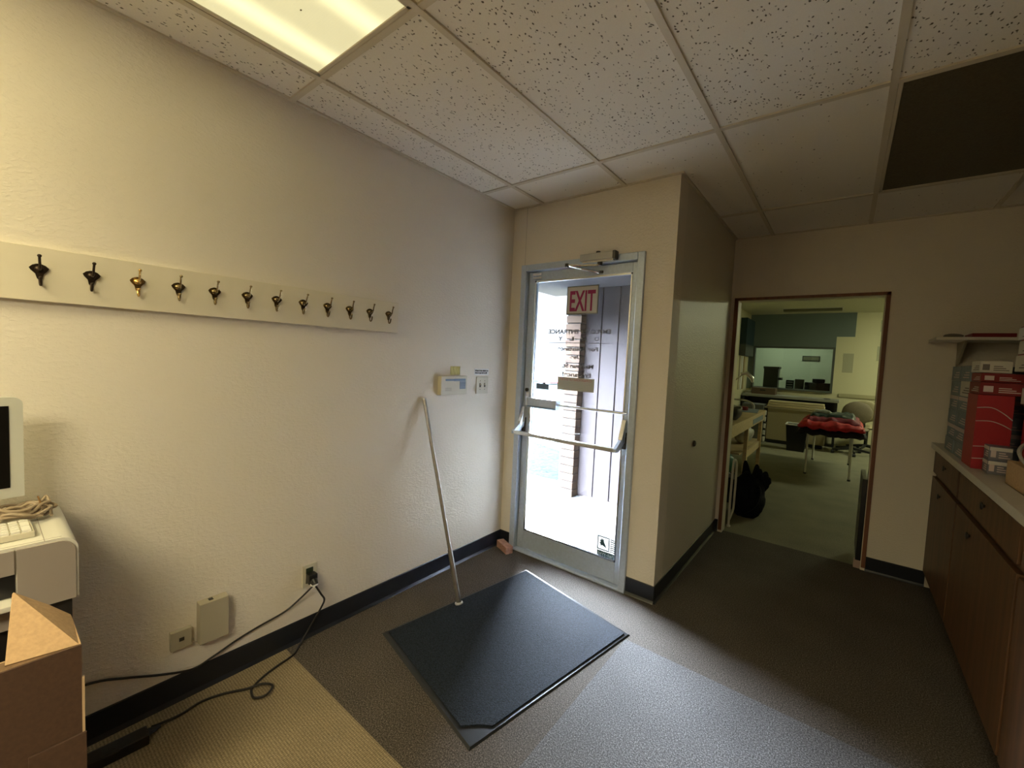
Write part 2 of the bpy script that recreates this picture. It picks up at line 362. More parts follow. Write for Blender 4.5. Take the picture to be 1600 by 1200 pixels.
g.build('ceiling_grid', M_GRID, cei)
# baseboards
BH = .107
def base(name, *segs):
    m = MB()
    for (x0, y0, x1, y1, nx, ny) in segs:
        # profile: thin vinyl with a small toe
        t = Vector((x1-x0, y1-y0, 0)); ln = t.length; t.normalize(); n = Vector((nx, ny, 0))
        prof = [(0, 0), (.014, 0), (.010, .006), (.005, .016), (.004, BH-.004), (.001, BH), (0, BH)]
        o = Vector((x0, y0, 0)); d = n.cross(Vector((0, 0, 1)))
        s_ = ln if d.dot(t) > 0 else -ln
        m.prism(prof, s_, o, n, (0, 0, 1))
    return struct(name, m, M_BASE)
base('baseboard_left', (0, YB, 0, D, 1, 0)); base('baseboard_door', (0, D, .10, D, 0, -1), (1.034, D, XB+.004, D, 0, -1))
base('baseboard_block', (XB, D-.004, XB, F, 1, 0)); base('baseboard_far', (XB, F, DX0-.03, F, 0, -1), (DX1+.02, F, 2.56, F, 0, -1))
base('baseboard_right', (XR, YB, XR, -3.2, -1, 0))
# doorway lining (painted jamb with a thin reddish wood edge)
w = MB(); w.box(DX0-.012, DX0+.006, F, F+.115, 0, DH+.012).box(DX1-.006, DX1+.012, F, F+.115, 0, DH+.012).box(DX0-.012, DX1+.012, F, F+.115, DH-.006, DH+.012)
struct('trim_2', w, M_PAINTW)
w = MB(); w.box(DX0-.026, DX0+.002, F-.006, F+.002, .02, DH+.018).box(DX1-.002, DX1+.022, F-.006, F+.002, .02, DH+.018).box(DX0-.026, DX1+.022, F-.006, F+.002, DH-.004, DH+.018)
struct('trim_3', w, M_WOODR)

# ------------------------------------------------------------------ outside
def brickmat():
    def f(nt, N, L, b):
        tc = N.new('ShaderNodeTexCoord'); n = N.new('ShaderNodeTexNoise'); n.inputs['Scale'].default_value = 9; n.inputs['Detail'].default_value = 6; L.new(tc.outputs['Object'], n.inputs['Vector'])
        cr = N.new('ShaderNodeValToRGB'); e = cr.color_ramp.elements; e[0].position = .35; e[0].color = (.026, .012, .007, 1); e[1].position = .65; e[1].color = (.050, .031, .017, 1); L.new(n.outputs[0], cr.inputs[0]); L.new(cr.outputs[0], b.inputs['Base Color'])
    return node_mat('pier_brick', f, .9)
M_PBR = brickmat(); M_MORT = mat('mortar', (.03, .027, .025), .95)
M_SID = mat('siding_boards', (.031, .025, .028), .8, 0, .18, 18, .3, 120, stretch=(4, 1, .4))
M_CONC = mat('concrete_walk', (.042, .045, .047), .9, 0, .45, 9, .3, 60)
M_ASPH = mat('asphalt', (.0105, .0128, .0135), .95, 0, .4, 30, .3, 90, spec=0)
struct('ground_walkway', B(-1.0, XB, D+.14, 1.7, -.1, -.02), M_CONC)
struct('ground_parking', B(-60, -1.0, -20, 16, -.3, -.05).box(-1, 60, 1.7, 16, -.3, -.05), M_ASPH)
struct('ground_lower_lot', B(-140, 60, 16, 140, -2.6, -2.2), M_ASPH)
struct('trim_curb', B(-6.5, -1.06, 4.05, 4.17, -.05, .03, rot=Matrix.Rotation(-.35, 3, 'Z')), M_CONC)
w = MB(); w.box(-.19, XB-.12, 1.42, 1.44, -.02, 2.2)
for i in range(7): 
    x = -.185+i*.19; w.box(x, x+.178, 1.405, 1.42, -.0, 2.2, bev=.003, seg=1)
struct('wall_siding', w, M_SID)
w = MB(); w.box(XB-.14, XB-.12, D+.14, 1.405, -.02, 2.2)
struct('wall_alcove_bounce', w, mat('alcove_bounce_paint', (.24, .235, .225), .8))  # unseen wall, added pale to bounce daylight through the door
struct('wall_exterior_fill', B(-.19, XFL, 1.44, 1.6, -.02, 2.9).box(XFL, XB-.12, 1.44, 1.5, -.02, 2.9), M_SID)
struct('ceiling_soffit', B(-.83, XB-.12, D+.14, 1.76, 2.2, 2.3), mat('soffit_paint', (.05, .047, .055), .85, 0, .15, 12))
# brick pier
pr = thing('brick_pier', 'tan and red brick pier outside at the edge of the siding wall', 'pier', (0, 0, 0))
B(-.352, -.192, 1.305, 1.50, -.02, 2.2).build('mortar_core', M_MORT, pr)
bk = MB(); rh = .084; z = -.018; r = 0
while z < 2.19:
    o = 0 if r % 2 else .0
    h = min(rh-.012, 2.195-z)
    jx = random.uniform(-.004, .004)
    bk.box(-.362+jx, -.182+jx, 1.292, 1.40, z, z+h, bev=.003, seg=1).box(-.362, -.182, 1.41, 1.503, z, z+h, bev=.003, seg=1)
    z += rh; r += 1
bk.build('brick_courses', M_PBR, pr)
def car(x, y, rz, col, label):
    c = thing('parked_car', label, 'car', (x, y, -2.2), rz, 'parked cars far beyond the door')
    body = [(-2.15, .3), (2.15, .3), (2.2, .7), (1.9, .85), (1.1, .92), (.55, 1.38), (-.9, 1.4), (-1.6, .98), (-2.15, .9)]
    m = MB().prism(body, 1.7, (0, .85, 0), (1, 0, 0), (0, 0, 1)); m.build('body', mat('car_'+label[:4], col, .3), c)
    w_ = MB()
    win = [(1.0, .93), (.52, 1.32), (-.85, 1.34), (-1.4, .96)]
    w_.prism(win, 1.72, (0, .86, 0), (1, 0, 0), (0, 0, 1)); w_.build('windows', M_BLK, c)
    for wx in (-1.35, 1.35):
        for wy in (-.8, .8):
            MB().lathe([(.1, -.1), (.33, -.1), (.33, .1), (.1, .1)], (wx, wy, .33), 16, 'y').build('wheel', M_RUB, c)
car(-33.6, 52, .9, (.05, .10, .30), 'blue car parked far off beyond the brick pier')
car(-31.6, 49, .9, (.45, .04, .05), 'red car parked far off nearest the brick pier')
car(-37.4, 52, .9, (.35, .40, .45), 'pale grey car parked far off beside the door jamb')

# ------------------------------------------------------------------ exit door
w = MB()
for (a, b_) in ((.10, .145), (.989, 1.034)): w.box(a, b_, D-.018, D+.13, 0, 2.107, bev=.003, seg=1)
w.box(.145, .989, D-.018, D+.13, 2.062, 2.107, bev=.003, seg=1)
w.box(.145, .157, D+.075, D+.13, 0, 2.062).box(.977, .989, D+.075, D+.13, 0, 2.062)
w.box(.10, 1.034, D-.02, D+.13, -.004, .012, bev=.003, seg=1)
struct('door_frame', w, M_ALU)
LY0, LY1 = D+.022, D+.066
dr = bpy.data.objects.new('door_1', None); SC.collection.objects.link(dr); dr['kind'] = 'structure'; dr['label'] = 'aluminium framed glass exit door'
GX0, GX1, GZ0, GZ1 = .205, .945, .155, 1.995
w = MB(); w.box(.148, GX0, LY0, LY1, .016, 2.058, bev=.002, seg=1).box(GX1, .986, LY0, LY1, .016, 2.058, bev=.002, seg=1)
w.box(GX0, GX1, LY0, LY1, GZ1, 2.058, bev=.002, seg=1).box(GX0, GX1, LY0, LY1, .016, GZ0, bev=.002, seg=1)
w.build('leaf_frame', M_ALU, dr)
w = MB()
for (a, b_, c, d) in ((GX0, GX0+.012, GZ0, GZ1), (GX1-.008, GX1, GZ0, GZ1), (GX0, GX1, GZ1-.012, GZ1), (GX0, GX1, GZ0, GZ0+.012)): w.box(a, b_, LY0-.003, LY0+.012, c, d)
w.build('glazing_bead', M_ALUD, dr)
B(GX0, GX1, LY0+.018, LY0+.024, GZ0, GZ1).build('pane', M_GLASS, dr)
# mid bar and lock housing
MB().cyl((.45, LY0-.004, 1.118), (GX1+.02, LY0-.004, 1.118), .009, 12).build('cross_rod', M_ALUD, dr)
w = B(GX0-.005, .452, LY0-.028, LY0+.03, 1.098, 1.150, bev=.003); w.box(GX0, .448, LY0-.022, LY0+.03, 1.082, 1.098)
lk = w.build('lock_housing', M_ALU, dr)
B(GX0, .446, LY0-.0285, LY0-.02, 1.086, 1.094).build('lock_strip', M_BLUEL, lk)
w = MB().lathe([(.004, 0), (.013, 0), (.013, -.012), (.009, -.016), (.003, -.016)], (.178, LY0, 1.205), 16, 'y'); w.build('keyhole_cylinder', M_DARKM, dr)
B(.160, .196, LY0-.004, LY0, 1.09, 1.19, bev=.002).build('lock_plate', M_ALUD, dr)
# crash bar : tube plus two pivot arms
pb = B(.175, .948, D-.115, D-.083, .890, .915, bev=.004); pbo = pb.build('push_bar', mat('push_bar_satin', (.62, .63, .62), .3, .8), dr)
def arm(x0, x1, nm):
    a = MB(); 
    a.prism([(LY0-.002, 1.075), (LY0-.022, 1.08), (D-.045, .96), (D-.03, .94), (LY0-.002, .985)], x1-x0, (x0, 0, 0), (0, 1, 0), (0, 0, 1))
    a.build(nm+'_bracket', M_ALUD, pbo)
    a = MB().prism([(LY0, .985), (D-.02, .975), (D-.115, .912), (D-.115, .892), (D-.07, .892), (LY0, .940)], x1-x0-.008, (x0+.004, 0, 0), (0, 1, 0), (0, 0, 1)); a.build(nm+'_arm', M_ALU, pbo)
    B(x0-.002, x1+.002, LY0-.012, LY0+.001, .895, 1.0, bev=.003).build(nm+'_pivot_plate', M_DARKM, pbo)
arm(.152, .178, 'pivot'); arm(.944, .970, 'pivot')
# closer and hinge
co = thing('door_closer', 'silver overhead closer with folding arms above the exit door', 'door closer', (0, 0, 0))
w = B(.615, .855, D-.068, D-.019, 2.075, 2.118, bev=.006, seg=3); w.build('body', mat('closer_body', (.45, .44, .42), .35, .8), co)
B(.845, .864, D-.070, D-.019, 2.070, 2.121, bev=.006).build('end_cap', M_DARKM, co)
B(.63, .845, D-.058, D-.022, 2.062, 2.076, bev=.003).build('mounting_plate', M_CHR, co)
MB().lathe([(.008, 0), (.014, .0), (.014, .012), (.006, .014)], (.735, D-.045, 2.118), 14).build('valve_knob', M_DARKM, co)
MB().lathe([(.012, 0), (.016, 0), (.016, -.02), (.01, -.022)], (.75, D-.042, 2.062), 14).build('spindle', M_DARKM, co)
a1 = (.75, D-.045, 2.045); a2 = (.555, D-.12, 2.045); a3 = (.72, LY0-.012, 2.012)
MB().tube([a1, (.70, D-.062, 2.045), a2], .007, 8, flat=1.5).build('main_arm', M_CHR, co)
MB().tube([a2, (.63, D-.066, 2.028)], .006, 8).tube([(.63, D-.066, 2.028), a3], .0085, 8).build('forearm', M_ALUD, co)
MB().lathe([(.006, -.014), (.013, -.012), (.013, .01), (.006, .012)], a2, 14).build('elbow', M_DARKM, co)
B(.70, .745, LY0-.016, LY0, 2.006, 2.022, bev=.003).build('shoe', M_DARKM, co)
hg = B(.185, .262, LY0-.012, LY0+.001, 2.03, 2.05, bev=.004); hg.box(.185, .262, LY0-.009, LY0+.001, 2.008, 2.022, bev=.003); hg.build('top_pivot', M_ALUD, dr)
# signs on the glass
SY = LY0+.017
ex = thing('exit_sign', 'square white EXIT sign with red letters stuck high on the door glass', 'sign', (0, 0, 0))
B(.470, .712, SY-.003, SY, 1.748, 1.939).build('backing', mat('sign_border', (.14, .15, .15), .5), ex)
B(.477, .705, SY-.0045, SY-.002, 1.755, 1.932).build('face', transl('sign_face', (.62, .60, .62), .12), ex)
text('lettering', 'EXIT', transl('sign_red', (.33, .015, .12), .12), ex, (.591, SY-.005, 1.773), .19, .195, bold=.004)
le = thing('window_lettering', 'mirrored grey EMPLOYEE ENTRANCE ONLY lettering across the door glass', 'lettering', (0, 0, 0))
M_VIN = mat('vinyl_letter', (.10, .105, .115), .5)
for s_, z, size, wd, xc in (('EMPLOYEE ENTRANCE', 1.618, .040, .485, .573), ('For Assistance', 1.502, .038, .315, .573), ('Use', 1.448, .036, .085, .565), ('Michigan St.', 1.385, .040, .245, .580), ('Entrance!', 1.325, .040, .225, .575)):
    text('text_line', s_, M_VIN, le, (xc, SY, z), size, wd, mirror=True, bold=.0013)
for k_, ch_ in enumerate('ONLY'): text('letter', ch_, M_VIN, le, (.715-k_*.094, SY, 1.571), .036, .034, mirror=True, bold=.0013)
B(.335, .815, SY-.001, SY, 1.553, 1.557).build('rule_line', M_VIN, le)
nc = thing('notice_card', 'pale rounded CONDITIONS OF ENTRY notice below the mirrored door lettering', 'notice', (0, 0, 0))
B(.428, .716, SY-.002, SY, 1.228, 1.318).build('card', transl('card_back', (.50, .50, .46), .12), nc)
text('heading', 'CONDITIONS OF ENTRY', mat('card_red', (.45, .14, .12), .6), nc, (.572, SY-.0025, 1.295), .022, .25, mirror=True)
w = MB()
for k in range(5): w.box(.45+.01*(k % 2), .70, SY-.0026, SY-.002, 1.283-k*.011, 1.2845-k*.011)
w.build('small_print', mat('print_grey', (.36, .36, .34), .6), nc)
dk = thing('blue_sticker', 'small dark blue sticker on the door glass above the lock', 'sticker', (0, 0, 0))
B(.247, .355, SY-.002, SY, 1.218, 1.258).build('label_face', M_BLUEL, dk)
text('print', 'LOCK', mat('sticker_pale', (.3, .4, .55), .5), dk, (.30, SY-.0025, 1.228), .024, .06, mirror=True) if False else None
dc = thing('corner_decal', 'teal square leaf emblem decal low in the corner of the door glass', 'decal', (0, 0, 0))
M_TEAL = mat('decal_teal', (.035, .09, .12), .5)
w = MB(); x0, x1, z0, z1 = .806, .893, .200, .292
for (a, b_, c, d) in ((x0, x1, z0, z0+.007), (x0, x1, z1-.007, z1), (x0, x0+.007, z0, z1), (x1-.007, x1, z0, z1)): w.box(a, b_, SY-.001, SY, c, d)
w.build('emblem_frame', M_TEAL, dc)
w = MB(); cx, cz = .846, .250; leafp = [(-.026, .012), (-.012, .018), (-.010, .030), (-.002, .020), (.008, .026), (.006, .012), (.010, .004), (.016, -.008), (.026, -.030), (.010, -.024), (-.004, -.018), (-.018, -.026), (-.016, -.012), (-.030, -.006), (-.016, .0)]
w.prism([(cx+a, cz+b_) for a, b_ in leafp], .0008, (0, SY, 0), (1, 0, 0), (0, 0, 1)); w.build('leaf_emblem', M_TEAL, dc)
w = MB()
for k in range(7):
    zz = .286-k*.013; w.prism([(.897, zz), (.910, zz+.003), (.925, zz), (.941, zz+.002), (.941, zz-.004), (.925, zz-.006), (.910, zz-.003), (.897, zz-.006)], .0008, (0, SY, 0), (1, 0, 0), (0, 0, 1))
w.build('wave_lines', M_TEAL, dc)
B(.806, .941, SY-.0008, SY, .163, .194).build('name_bar', M_TEAL, dc)
text('name', 'Mail-Well', mat('decal_pale', (.55, .68, .75), .5), dc, (.8735, SY-.0015, .169), .028, .122, mirror=True)

# ------------------------------------------------------------------ ceiling lights
def lens_mat(name, col, strength):
    def f(nt, N, L, b):
        b.inputs['Base Color'].default_value = (.6, .6, .5, 1)
        tc = N.new('ShaderNodeTexCoord'); sp = N.new('ShaderNodeSeparateXYZ'); L.new(tc.outputs['Object'], sp.inputs[0])
        w_ = N.new('ShaderNodeMath'); w_.operation = 'PINGPONG'; w_.inputs[1].default_value = .14; 
        ad = N.new('ShaderNodeMath'); ad.operation = 'ADD'; ad.inputs[1].default_value = .305; L.new(sp.outputs[0], ad.inputs[0]); L.new(ad.outputs[0], w_.inputs[0])
        cr = N.new('ShaderNodeMapRange'); cr.interpolation_type = 'SMOOTHSTEP'; cr.inputs['From Min'].default_value = .06; cr.inputs['From Max'].default_value = .14; cr.inputs['To Min'].default_value = .72; cr.inputs['To Max'].default_value = 1.35; L.new(w_.outputs[0], cr.inputs['Value'])
        v = N.new('ShaderNodeTexVoronoi'); v.inputs['Scale'].default_value = 110; v.inputs['Randomness'].default_value = 0; L.new(tc.outputs['Object'], v.inputs['Vector'])
        mr = N.new('ShaderNodeMapRange'); mr.inputs['To Min'].default_value = 1.08; mr.inputs['To Max'].default_value = .82; mr.inputs['From Max'].default_value = .6; L.new(v.outputs['Distance'], mr.inputs['Value'])
        ml = N.new('ShaderNodeMath'); ml.operation = 'MULTIPLY'; L.new(cr.outputs[0], ml.inputs[0]); L.new(mr.outputs[0], ml.inputs[1])
        m2 = N.new('ShaderNodeMath'); m2.operation = 'MULTIPLY'; m2.inputs[1].default_value = strength; L.new(ml.outputs[0], m2.inputs[0])
        b.inputs['Emission Color'].default_value = (*col, 1); L.new(m2.outputs[0], b.inputs['Emission Strength'])
    m = node_mat(name, f, .3); m.cycles.emission_sampling = 'FRONT'; return m
def troffer(x0, y1, label, lm, frame_m, off=False):
    t = thing('ceiling_light', label, 'ceiling light', ((x0+.305), y1-.61, H))
    w_ = MB(); hx, hy = .305-bw, .61-bw
    fwid = .016
    for (a, b_, c, d) in ((-hx, hx, -hy, -hy+fwid), (-hx, hx, hy-fwid, hy), (-hx, -hx+fwid, -hy, hy), (hx-fwid, hx, -hy, hy)): w_.box(a, b_, c, d, .0, .010, bev=.002, seg=1)
    w_.build('frame', frame_m, t)
    B(-hx+fwid, hx-fwid, -hy+fwid, hy-fwid, .004, .009).build('diffuser', lm, t)
    hs = MB().box(-hx, hx, -hy, hy, .085, .09).box(-hx, -hx+.003, -hy, hy, .01, .085).box(hx-.003, hx, -hy, hy, .01, .085).box(-hx, hx, -hy, -hy+.003, .01, .085).box(-hx, hx, hy-.003, hy, .01, .085)
    hs.build('housing', M_WHT, t)
    return t
L1 = lens_mat('lens_lit', (1, .91, .50), LAMP_MAIN); L2 = lens_mat('lens_fill_back', (1, .86, .46), LAMP_FILL); L3 = lens_mat('lens_lit_rear', (1, .88, .55), LAMP_FILL*1.6)  # back and rear lenses are made for added fill light
tl = troffer(.2649, -1.6693, 'bright yellowish fluorescent panel in the ceiling above the coat hooks', L1, M_GRID)
w = MB()
for (x, y, a, b_) in ((-.14, .18, .016, .006), (-.12, .16, .006, .012), (.09, .28, .004, .004), (.16, .02, .010, .004), (.21, .02, .004, .006), (-.02, .40, .005, .003), (.0, .1, .006, .004)):
    MB().ball((x, y, .0035), 1, (a, b_, .0008), 1).build('dead_bug', mat('bug_speck', (.10, .08, .04), .9), tl)
troffer(.2649, -2.8893, 'added fill panel out of view in the ceiling above the left wall', L2, M_GRID)  # extra panel out of view, added as fill for the left wall
troffer(2.0949, .7633, 'dark unlit ceiling panel near the doorway', mat('lens_dark', (.085, .07, .04), .6, 0, .2, 120, .3, 160), M_GRID)
def wrap_light(name, label, loc, sx, sy, lm, drop=.05):
    t = thing(name, label, 'ceiling light', loc)
    MB().box(-sx, sx, -sy, sy, -.012, 0).build('base_plate', M_WHT, t)
    MB().prism([(-sy+.01, -.012), (sy-.01, -.012), (sy-.03, -drop), (-sy+.03, -drop)], 2*sx-.02, (-sx+.01, 0, 0), (0, 1, 0), (0, 0, 1)).build('diffuser', lm, t)
wrap_light('ceiling_light', 'long unlit fixture on the far room ceiling', (1.44, 7.15, HF), .47, .10, mat('lens_dark_far', (.13, .12, .07), .6))
LR = mat('lens_rear_fill', (.6, .6, .5), .4, emit=(1, .88, .58), estr=5.4)
wrap_light('ceiling_light', 'added fill fixture, unseen behind the photographer on the right', (2.1, -3.75, H), .30, .60, LR, .16)  # unseen extra fixture, added to fill the low left wall and ceiling
LF = mat('lens_far_lit', (.6, .6, .5), .4, emit=(.95, 1, .66), estr=LAMP_FAR*6)
wrap_light('ceiling_light', 'lit fixture on the far room ceiling out to the right', (4.0, 6.4, HF), .6, .15, LF)
LN = mat('lens_next_lit', (.6, .6, .5), .4, emit=(.9, 1, .8), estr=LAMP_NEXT*6)
wrap_light('ceiling_light', 'added unseen fixture lighting the room behind the interior window', (.9, 9.2, HF), .6, .15, LN)  # fixture added out of sight to light this back room

# ------------------------------------------------------------------ coat rack
rk = thing('coat_rack_board', 'long cream painted coat hook board across the left wall', 'coat rack', (0, 0, 0))
B(0, .020, -3.3, -1.092, 1.541, 1.708, bev=.0015, seg=1).build('board', M_PAINTW, rk)
def hook(m):
    h = bpy.data.objects.new('coat_hook', None); SC.collection.objects.link(h); h.empty_display_size = .02
    pl = [(0, -.030), (.006, -.022), (.009, -.008), (.018, .003), (.021, .010), (.014, .018), (.006, .022), (0, .023), (-.006, .022), (-.014, .018), (-.021, .010), (-.018, .003), (-.009, -.008), (-.006, -.022)]
    pl = [(a, b_) for a, b_ in pl]
    MB().prism(pl, .004, (0, 0, 0), (0, 1, 0), (0, 0, 1)).ball((.003, 0, .006), .011, (.6, 1, 1), 2).build('plate', m, h, True)
    MB().tube(sm([(.004, 0, .008), (.022, 0, .004), (.032, 0, .010), (.036, 0, .026), (.042, 0, .042)], 5), .0032, 8).ball((.0425, 0, .043), .0052).build('upper_prong', m, h, True)
    MB().tube(sm([(.003, 0, -.016), (.004, 0, -.034), (.012, 0, -.043), (.021, 0, -.036), (.024, 0, -.022)], 5), .0034, 8).ball((.0243, 0, -.021), .0042).build('lower_prong', m, h, True)
    return h
def copy_tree(o, par=None):
    c = o.copy(); SC.collection.objects.link(c)
    if par: c.parent = par
    for ch in list(o.children): copy_tree(ch, c)
    return c
hm = [M_BRONZE, M_BRASS, mat('antique_brass', (.30, .23, .12), .22, 1)]
hk = {i: hook(m) for i, m in enumerate(hm)}
orde = ['leftmost', 'second from the left', 'third from the left', 'fourth from the left', 'fifth from the left', 'sixth from the left', 'sixth from the right', 'fifth from the right', 'fourth from the right', 'third from the right', 'second from the right', 'rightmost']
used = set()
for i in range(12):
    k = 0 if i < 2 else (1 if i == 2 else 2)
    h = hk[k] if k not in used else copy_tree(hk[k]); used.add(k)
    h.location = (.020, -2.4121+i*.1142, 1.633); h.rotation_euler = (random.uniform(-.06, .06), 0, 0)
    tag(h, ('dark bronze', 'shiny gold brass', 'antique brass')[k]+' double coat hook, '+orde[i]+' of the twelve', 'coat hook', 'coat hooks on the cream board')

# ------------------------------------------------------------------ things on the left wall
al = thing('alarm_keypad', 'cream alarm keypad box on the wall left of the light switch', 'keypad', (0, 0, 0))
w = B(0, .034, -.770, -.545, 1.178, 1.298, bev=.003); w.build('case', M_BEI, al)
B(.034, .0352, -.735, -.665, 1.268, 1.280).box(.034, .0352, -.665, -.560, 1.266, 1.281).build('display_strip', M_BLUEL, al)
for r in range(4): B(.034, .037, -.612, -.560, 1.215+r*.0128, 1.2255+r*.0128, bev=.001, seg=1).build('key_row', M_BLUEL, al)
w = MB()
for r in range(4): w.box(.034, .0355, -.735, -.682, 1.204+r*.006, 1.2065+r*.006)
w.build('speaker_slots', M_BEID, al)
text('keypad_print', 'A B C D', M_PAPER, al, (.0355, -.70, 1.2705), .009, .05, '+x') if False else None
st = thing('sticky_note', 'pale yellow sticky note curling above the alarm keypad', 'sticky note', (0, 0, 0))
w = MB(); n = 6
for i in range(n):
    for j in range(1):
        y0 = -.668+i*.085/n; y1 = y0+.085/n
        c = lambda y, z: .002+.012*max(0, (-.63-y)/.04)**2*(1.3-z)/.06 if y < -.63 else .002
        w.quad((c(y0, 1.305), y0, 1.305), (c(y1, 1.305), y1, 1.305), (.0015, y1, 1.360), (.0015, y0, 1.360))
no = w.build('note_sheet', M_YEL, st, True); so = no.modifiers.new('s', 'SOLIDIFY'); so.thickness = .0005
sg = thing('switch_notice', 'small white paper sign with black print above the light switch', 'sign', (0, 0, 0))
B(.0, .0012, -.445, -.300, 1.303, 1.347).build('paper', M_PAPER, sg)
text('print', 'Please leave lights on', M_INK, sg, (.0017, -.3725, 1.3285), .014, .130, '+x', bold=.0004)
text('print', 'Never turn them off!', M_INK, sg, (.0017, -.378, 1.3125), .014, .118, '+x', bold=.0004)
sw = thing('light_switch', 'white double toggle light switch plate beside the exit door', 'light switch', (0, 0, 0))
B(0, .007, -.425, -.307, 1.172, 1.291, bev=.003).build('plate', M_BEI, sw)
for y in (-.389, -.343):
    B(.006, .0085, y-.007, y+.007, 1.218, 1.246).build('toggle_slot', M_DARKM, sw)
    B(.007, .020, y-.0045, y+.0045, 1.232, 1.243, rot=Matrix.Rotation(-.4, 3, 'Y')).build('toggle', M_WHT2, sw)
    MB().lathe([(.001, .0065), (.003, .0065), (.003, .008), (.001, .008)], (0, y, 1.262), 10, 'x').build('screw', M_DARKM, sw)
    MB().lathe([(.001, .0065), (.003, .0065), (.003, .008), (.001, .008)], (0, y, 1.202), 10, 'x').build('screw', M_DARKM, sw)
ot = thing('wall_outlet', 'cream wall outlet low on the left wall with two black plugs', 'outlet', (0, 0, 0))
B(0, .006, -1.585, -1.515, .262, .372, bev=.002).build('plate', M_BEI, ot)
B(.005, .009, -1.570, -1.535, .330, .356, bev=.002).build('socket', mat('socket_dark', (.02, .03, .015), .5), ot)
B(.005, .009, -1.570, -1.535, .280, .306, bev=.002).build('socket', MATS['socket_dark'], ot)
pg = thing('plug_adapter', 'black plug adapter in the lower outlet socket', 'plug', (0, 0, 0))
B(.009, .045, -1.572, -1.530, .288, .334, bev=.006).build('body', M_BLK, pg)
MB().tube([(.045, -1.551, .305), (.064, -1.551, .292)], [.018, .014], 14).build('nose', M_BLK, pg)
pc = thing('pale_cord_cap', 'white collar on the black plug', 'plug', (0, 0, 0)); 
MB().lathe([(.012, 0), (.0175, .0), (.0175, .006), (.012, .006)], (.054, -1.551, .286), 16).build('ring', M_PAPER, pc)
bx = thing('wall_junction_box', 'larger beige cover box mounted low on the left wall', 'wall box', (0, 0, 0))
B(0, .045, -2.005, -1.905, .215, .383, bev=.003).build('cover', M_BEID, bx)
B(.012, .03, -1.97, -1.955, .380, .3845).build('top_notch', M_BLK, bx)
sb = thing('phone_jack_box', 'small beige phone jack box low on the left wall', 'wall box', (0, 0, 0))
B(0, .022, -2.092, -2.026, .222, .296, bev=.002).build('cover', M_BEID, sb)
B(.0215, .0235, -2.066, -2.05, .254, .268).build('jack', M_DARKM, sb)
tag(MB().tube(sm([(.01, -2.030, .232), (.008, -2.01, .218), (.012, -1.98, .205), (.012, -1.955, .212), (.012, -1.945, .22)], 6), .0022, 8).build('phone_wire', mat('beige_wire', (.42, .38, .3), .5), None, True), 'thin beige wire between the phone jack and the larger wall box', 'wire')
tag(MB().tube(sm([(.055, -1.556, .285), (.03, -1.60, .235), (.012, -1.667, .188), (.010, -1.78, .168), (.010, -1.864, .150), (.012, -1.95, .125), (.016, -2.022, .113), (.012, -2.12, .145), (.008, -2.22, .19), (.008, -2.30, .222), (.02, -2.44, .25), (.05, -2.6, .28)], 8), .0042, 8).build('appliance_cord', M_CORD, None, True), 'black power cord swagging along the left wall from the outlet', 'cord')
tag(MB().tube(sm([(.06, -1.548, .282), (.07, -1.525, .235), (.055, -1.50, .19), (.03, -1.502, .14), (.022, -1.53, .09), (.022, -1.57, .035), (.045, -1.615, .006), (.085, -1.66, .006), (.105, -1.74, .006), (.125, -1.80, .006), (.155, -1.852, .006), (.185, -1.868, .007), (.225, -1.87, .009), (.245, -1.835, .011), (.215, -1.800, .012), (.175, -1.822, .013), (.150, -1.875, .010), (.105, -1.94, .006), (.085, -2.01, .006), (.10, -2.08, .008), (.098, -2.14, .012), (.10, -2.165, .018)], 8), .0045, 8).build('appliance_cord', M_CORD, None, True), 'black power cord looping over the khaki carpet to the power brick', 'cord')
bp_ = thing('power_brick', 'long black power strip on the carpet against the baseboard', 'power strip', (.125, -2.30, 0), -.05)
B(-.030, .030, -.19, .12, 0, .036, bev=.006).build('body', M_BLK, bp_)
MB().tube([(-.008, .12, .02), (-.014, .155, .018)], [.014, .006], 10).build('strain_relief', M_RUB, bp_)
for yy in (-.12, -.05, .02): B(-.016, .016, yy-.018, yy+.018, .0355, .0375, bev=.001).build('socket', M_RUB, bp_)

# pole and brick, floor mat
pl = thing('metal_pole', 'slim grey metal pole leaning on the left wall with its foot on the mat', 'pole', (0, 0, 0))
a = Vector((.365, -.870, .016)); b_ = Vector((.013, -.885, 1.164)); 
MB().tube([a, a.lerp(b_, .25)], .0145, 14).build('lower_section', M_STEEL, pl, True)
MB().tube([a.lerp(b_, .24), b_], .0115, 14).build('upper_section', M_STEEL, pl, True)
MB().tube([a+Vector((0, 0, -.004)), a+Vector((-.002, 0, .004))], [.024, .022], 18).build('foot_disc', M_ALUW, pl)
MB().tube([b_-(b_-a).normalized()*.01, b_], .013, 14).build('end_cap', M_ALUW, pl)
lb = thing('loose_brick', 'small pinkish loose brick on the floor in the corner by the door', 'brick', (.105, -.155, 0), 0)
Rz = Matrix.Rotation(math.radians(-50), 3, 'Z')
c = Vector((.085, -.135)); 
B(-.075, .075, -.028, .028, 0, .052, bev=.004, rot=Matrix.Rotation(math.radians(-22), 3, 'Z'), piv=(0, 0, 0)).build('brick', M_BRICKL, lb)
cs = [(.407, -.278), (1.228, -.455), (1.044, -1.469), (.252, -1.298)]
cen = Vector((sum(x for x, y in cs)/4, sum(y for x, y in cs)/4))
mt = thing('floor_mat', 'large dark blue grey entrance mat with black rubber border on the carpet', 'floor mat', (cen.x, cen.y, 0))
def inset(k): return [Vector((x, y))-cen+(cen-Vector((x, y))).normalized()*k for x, y in cs]
w = MB(); P = inset(0); Q = inset(.012)
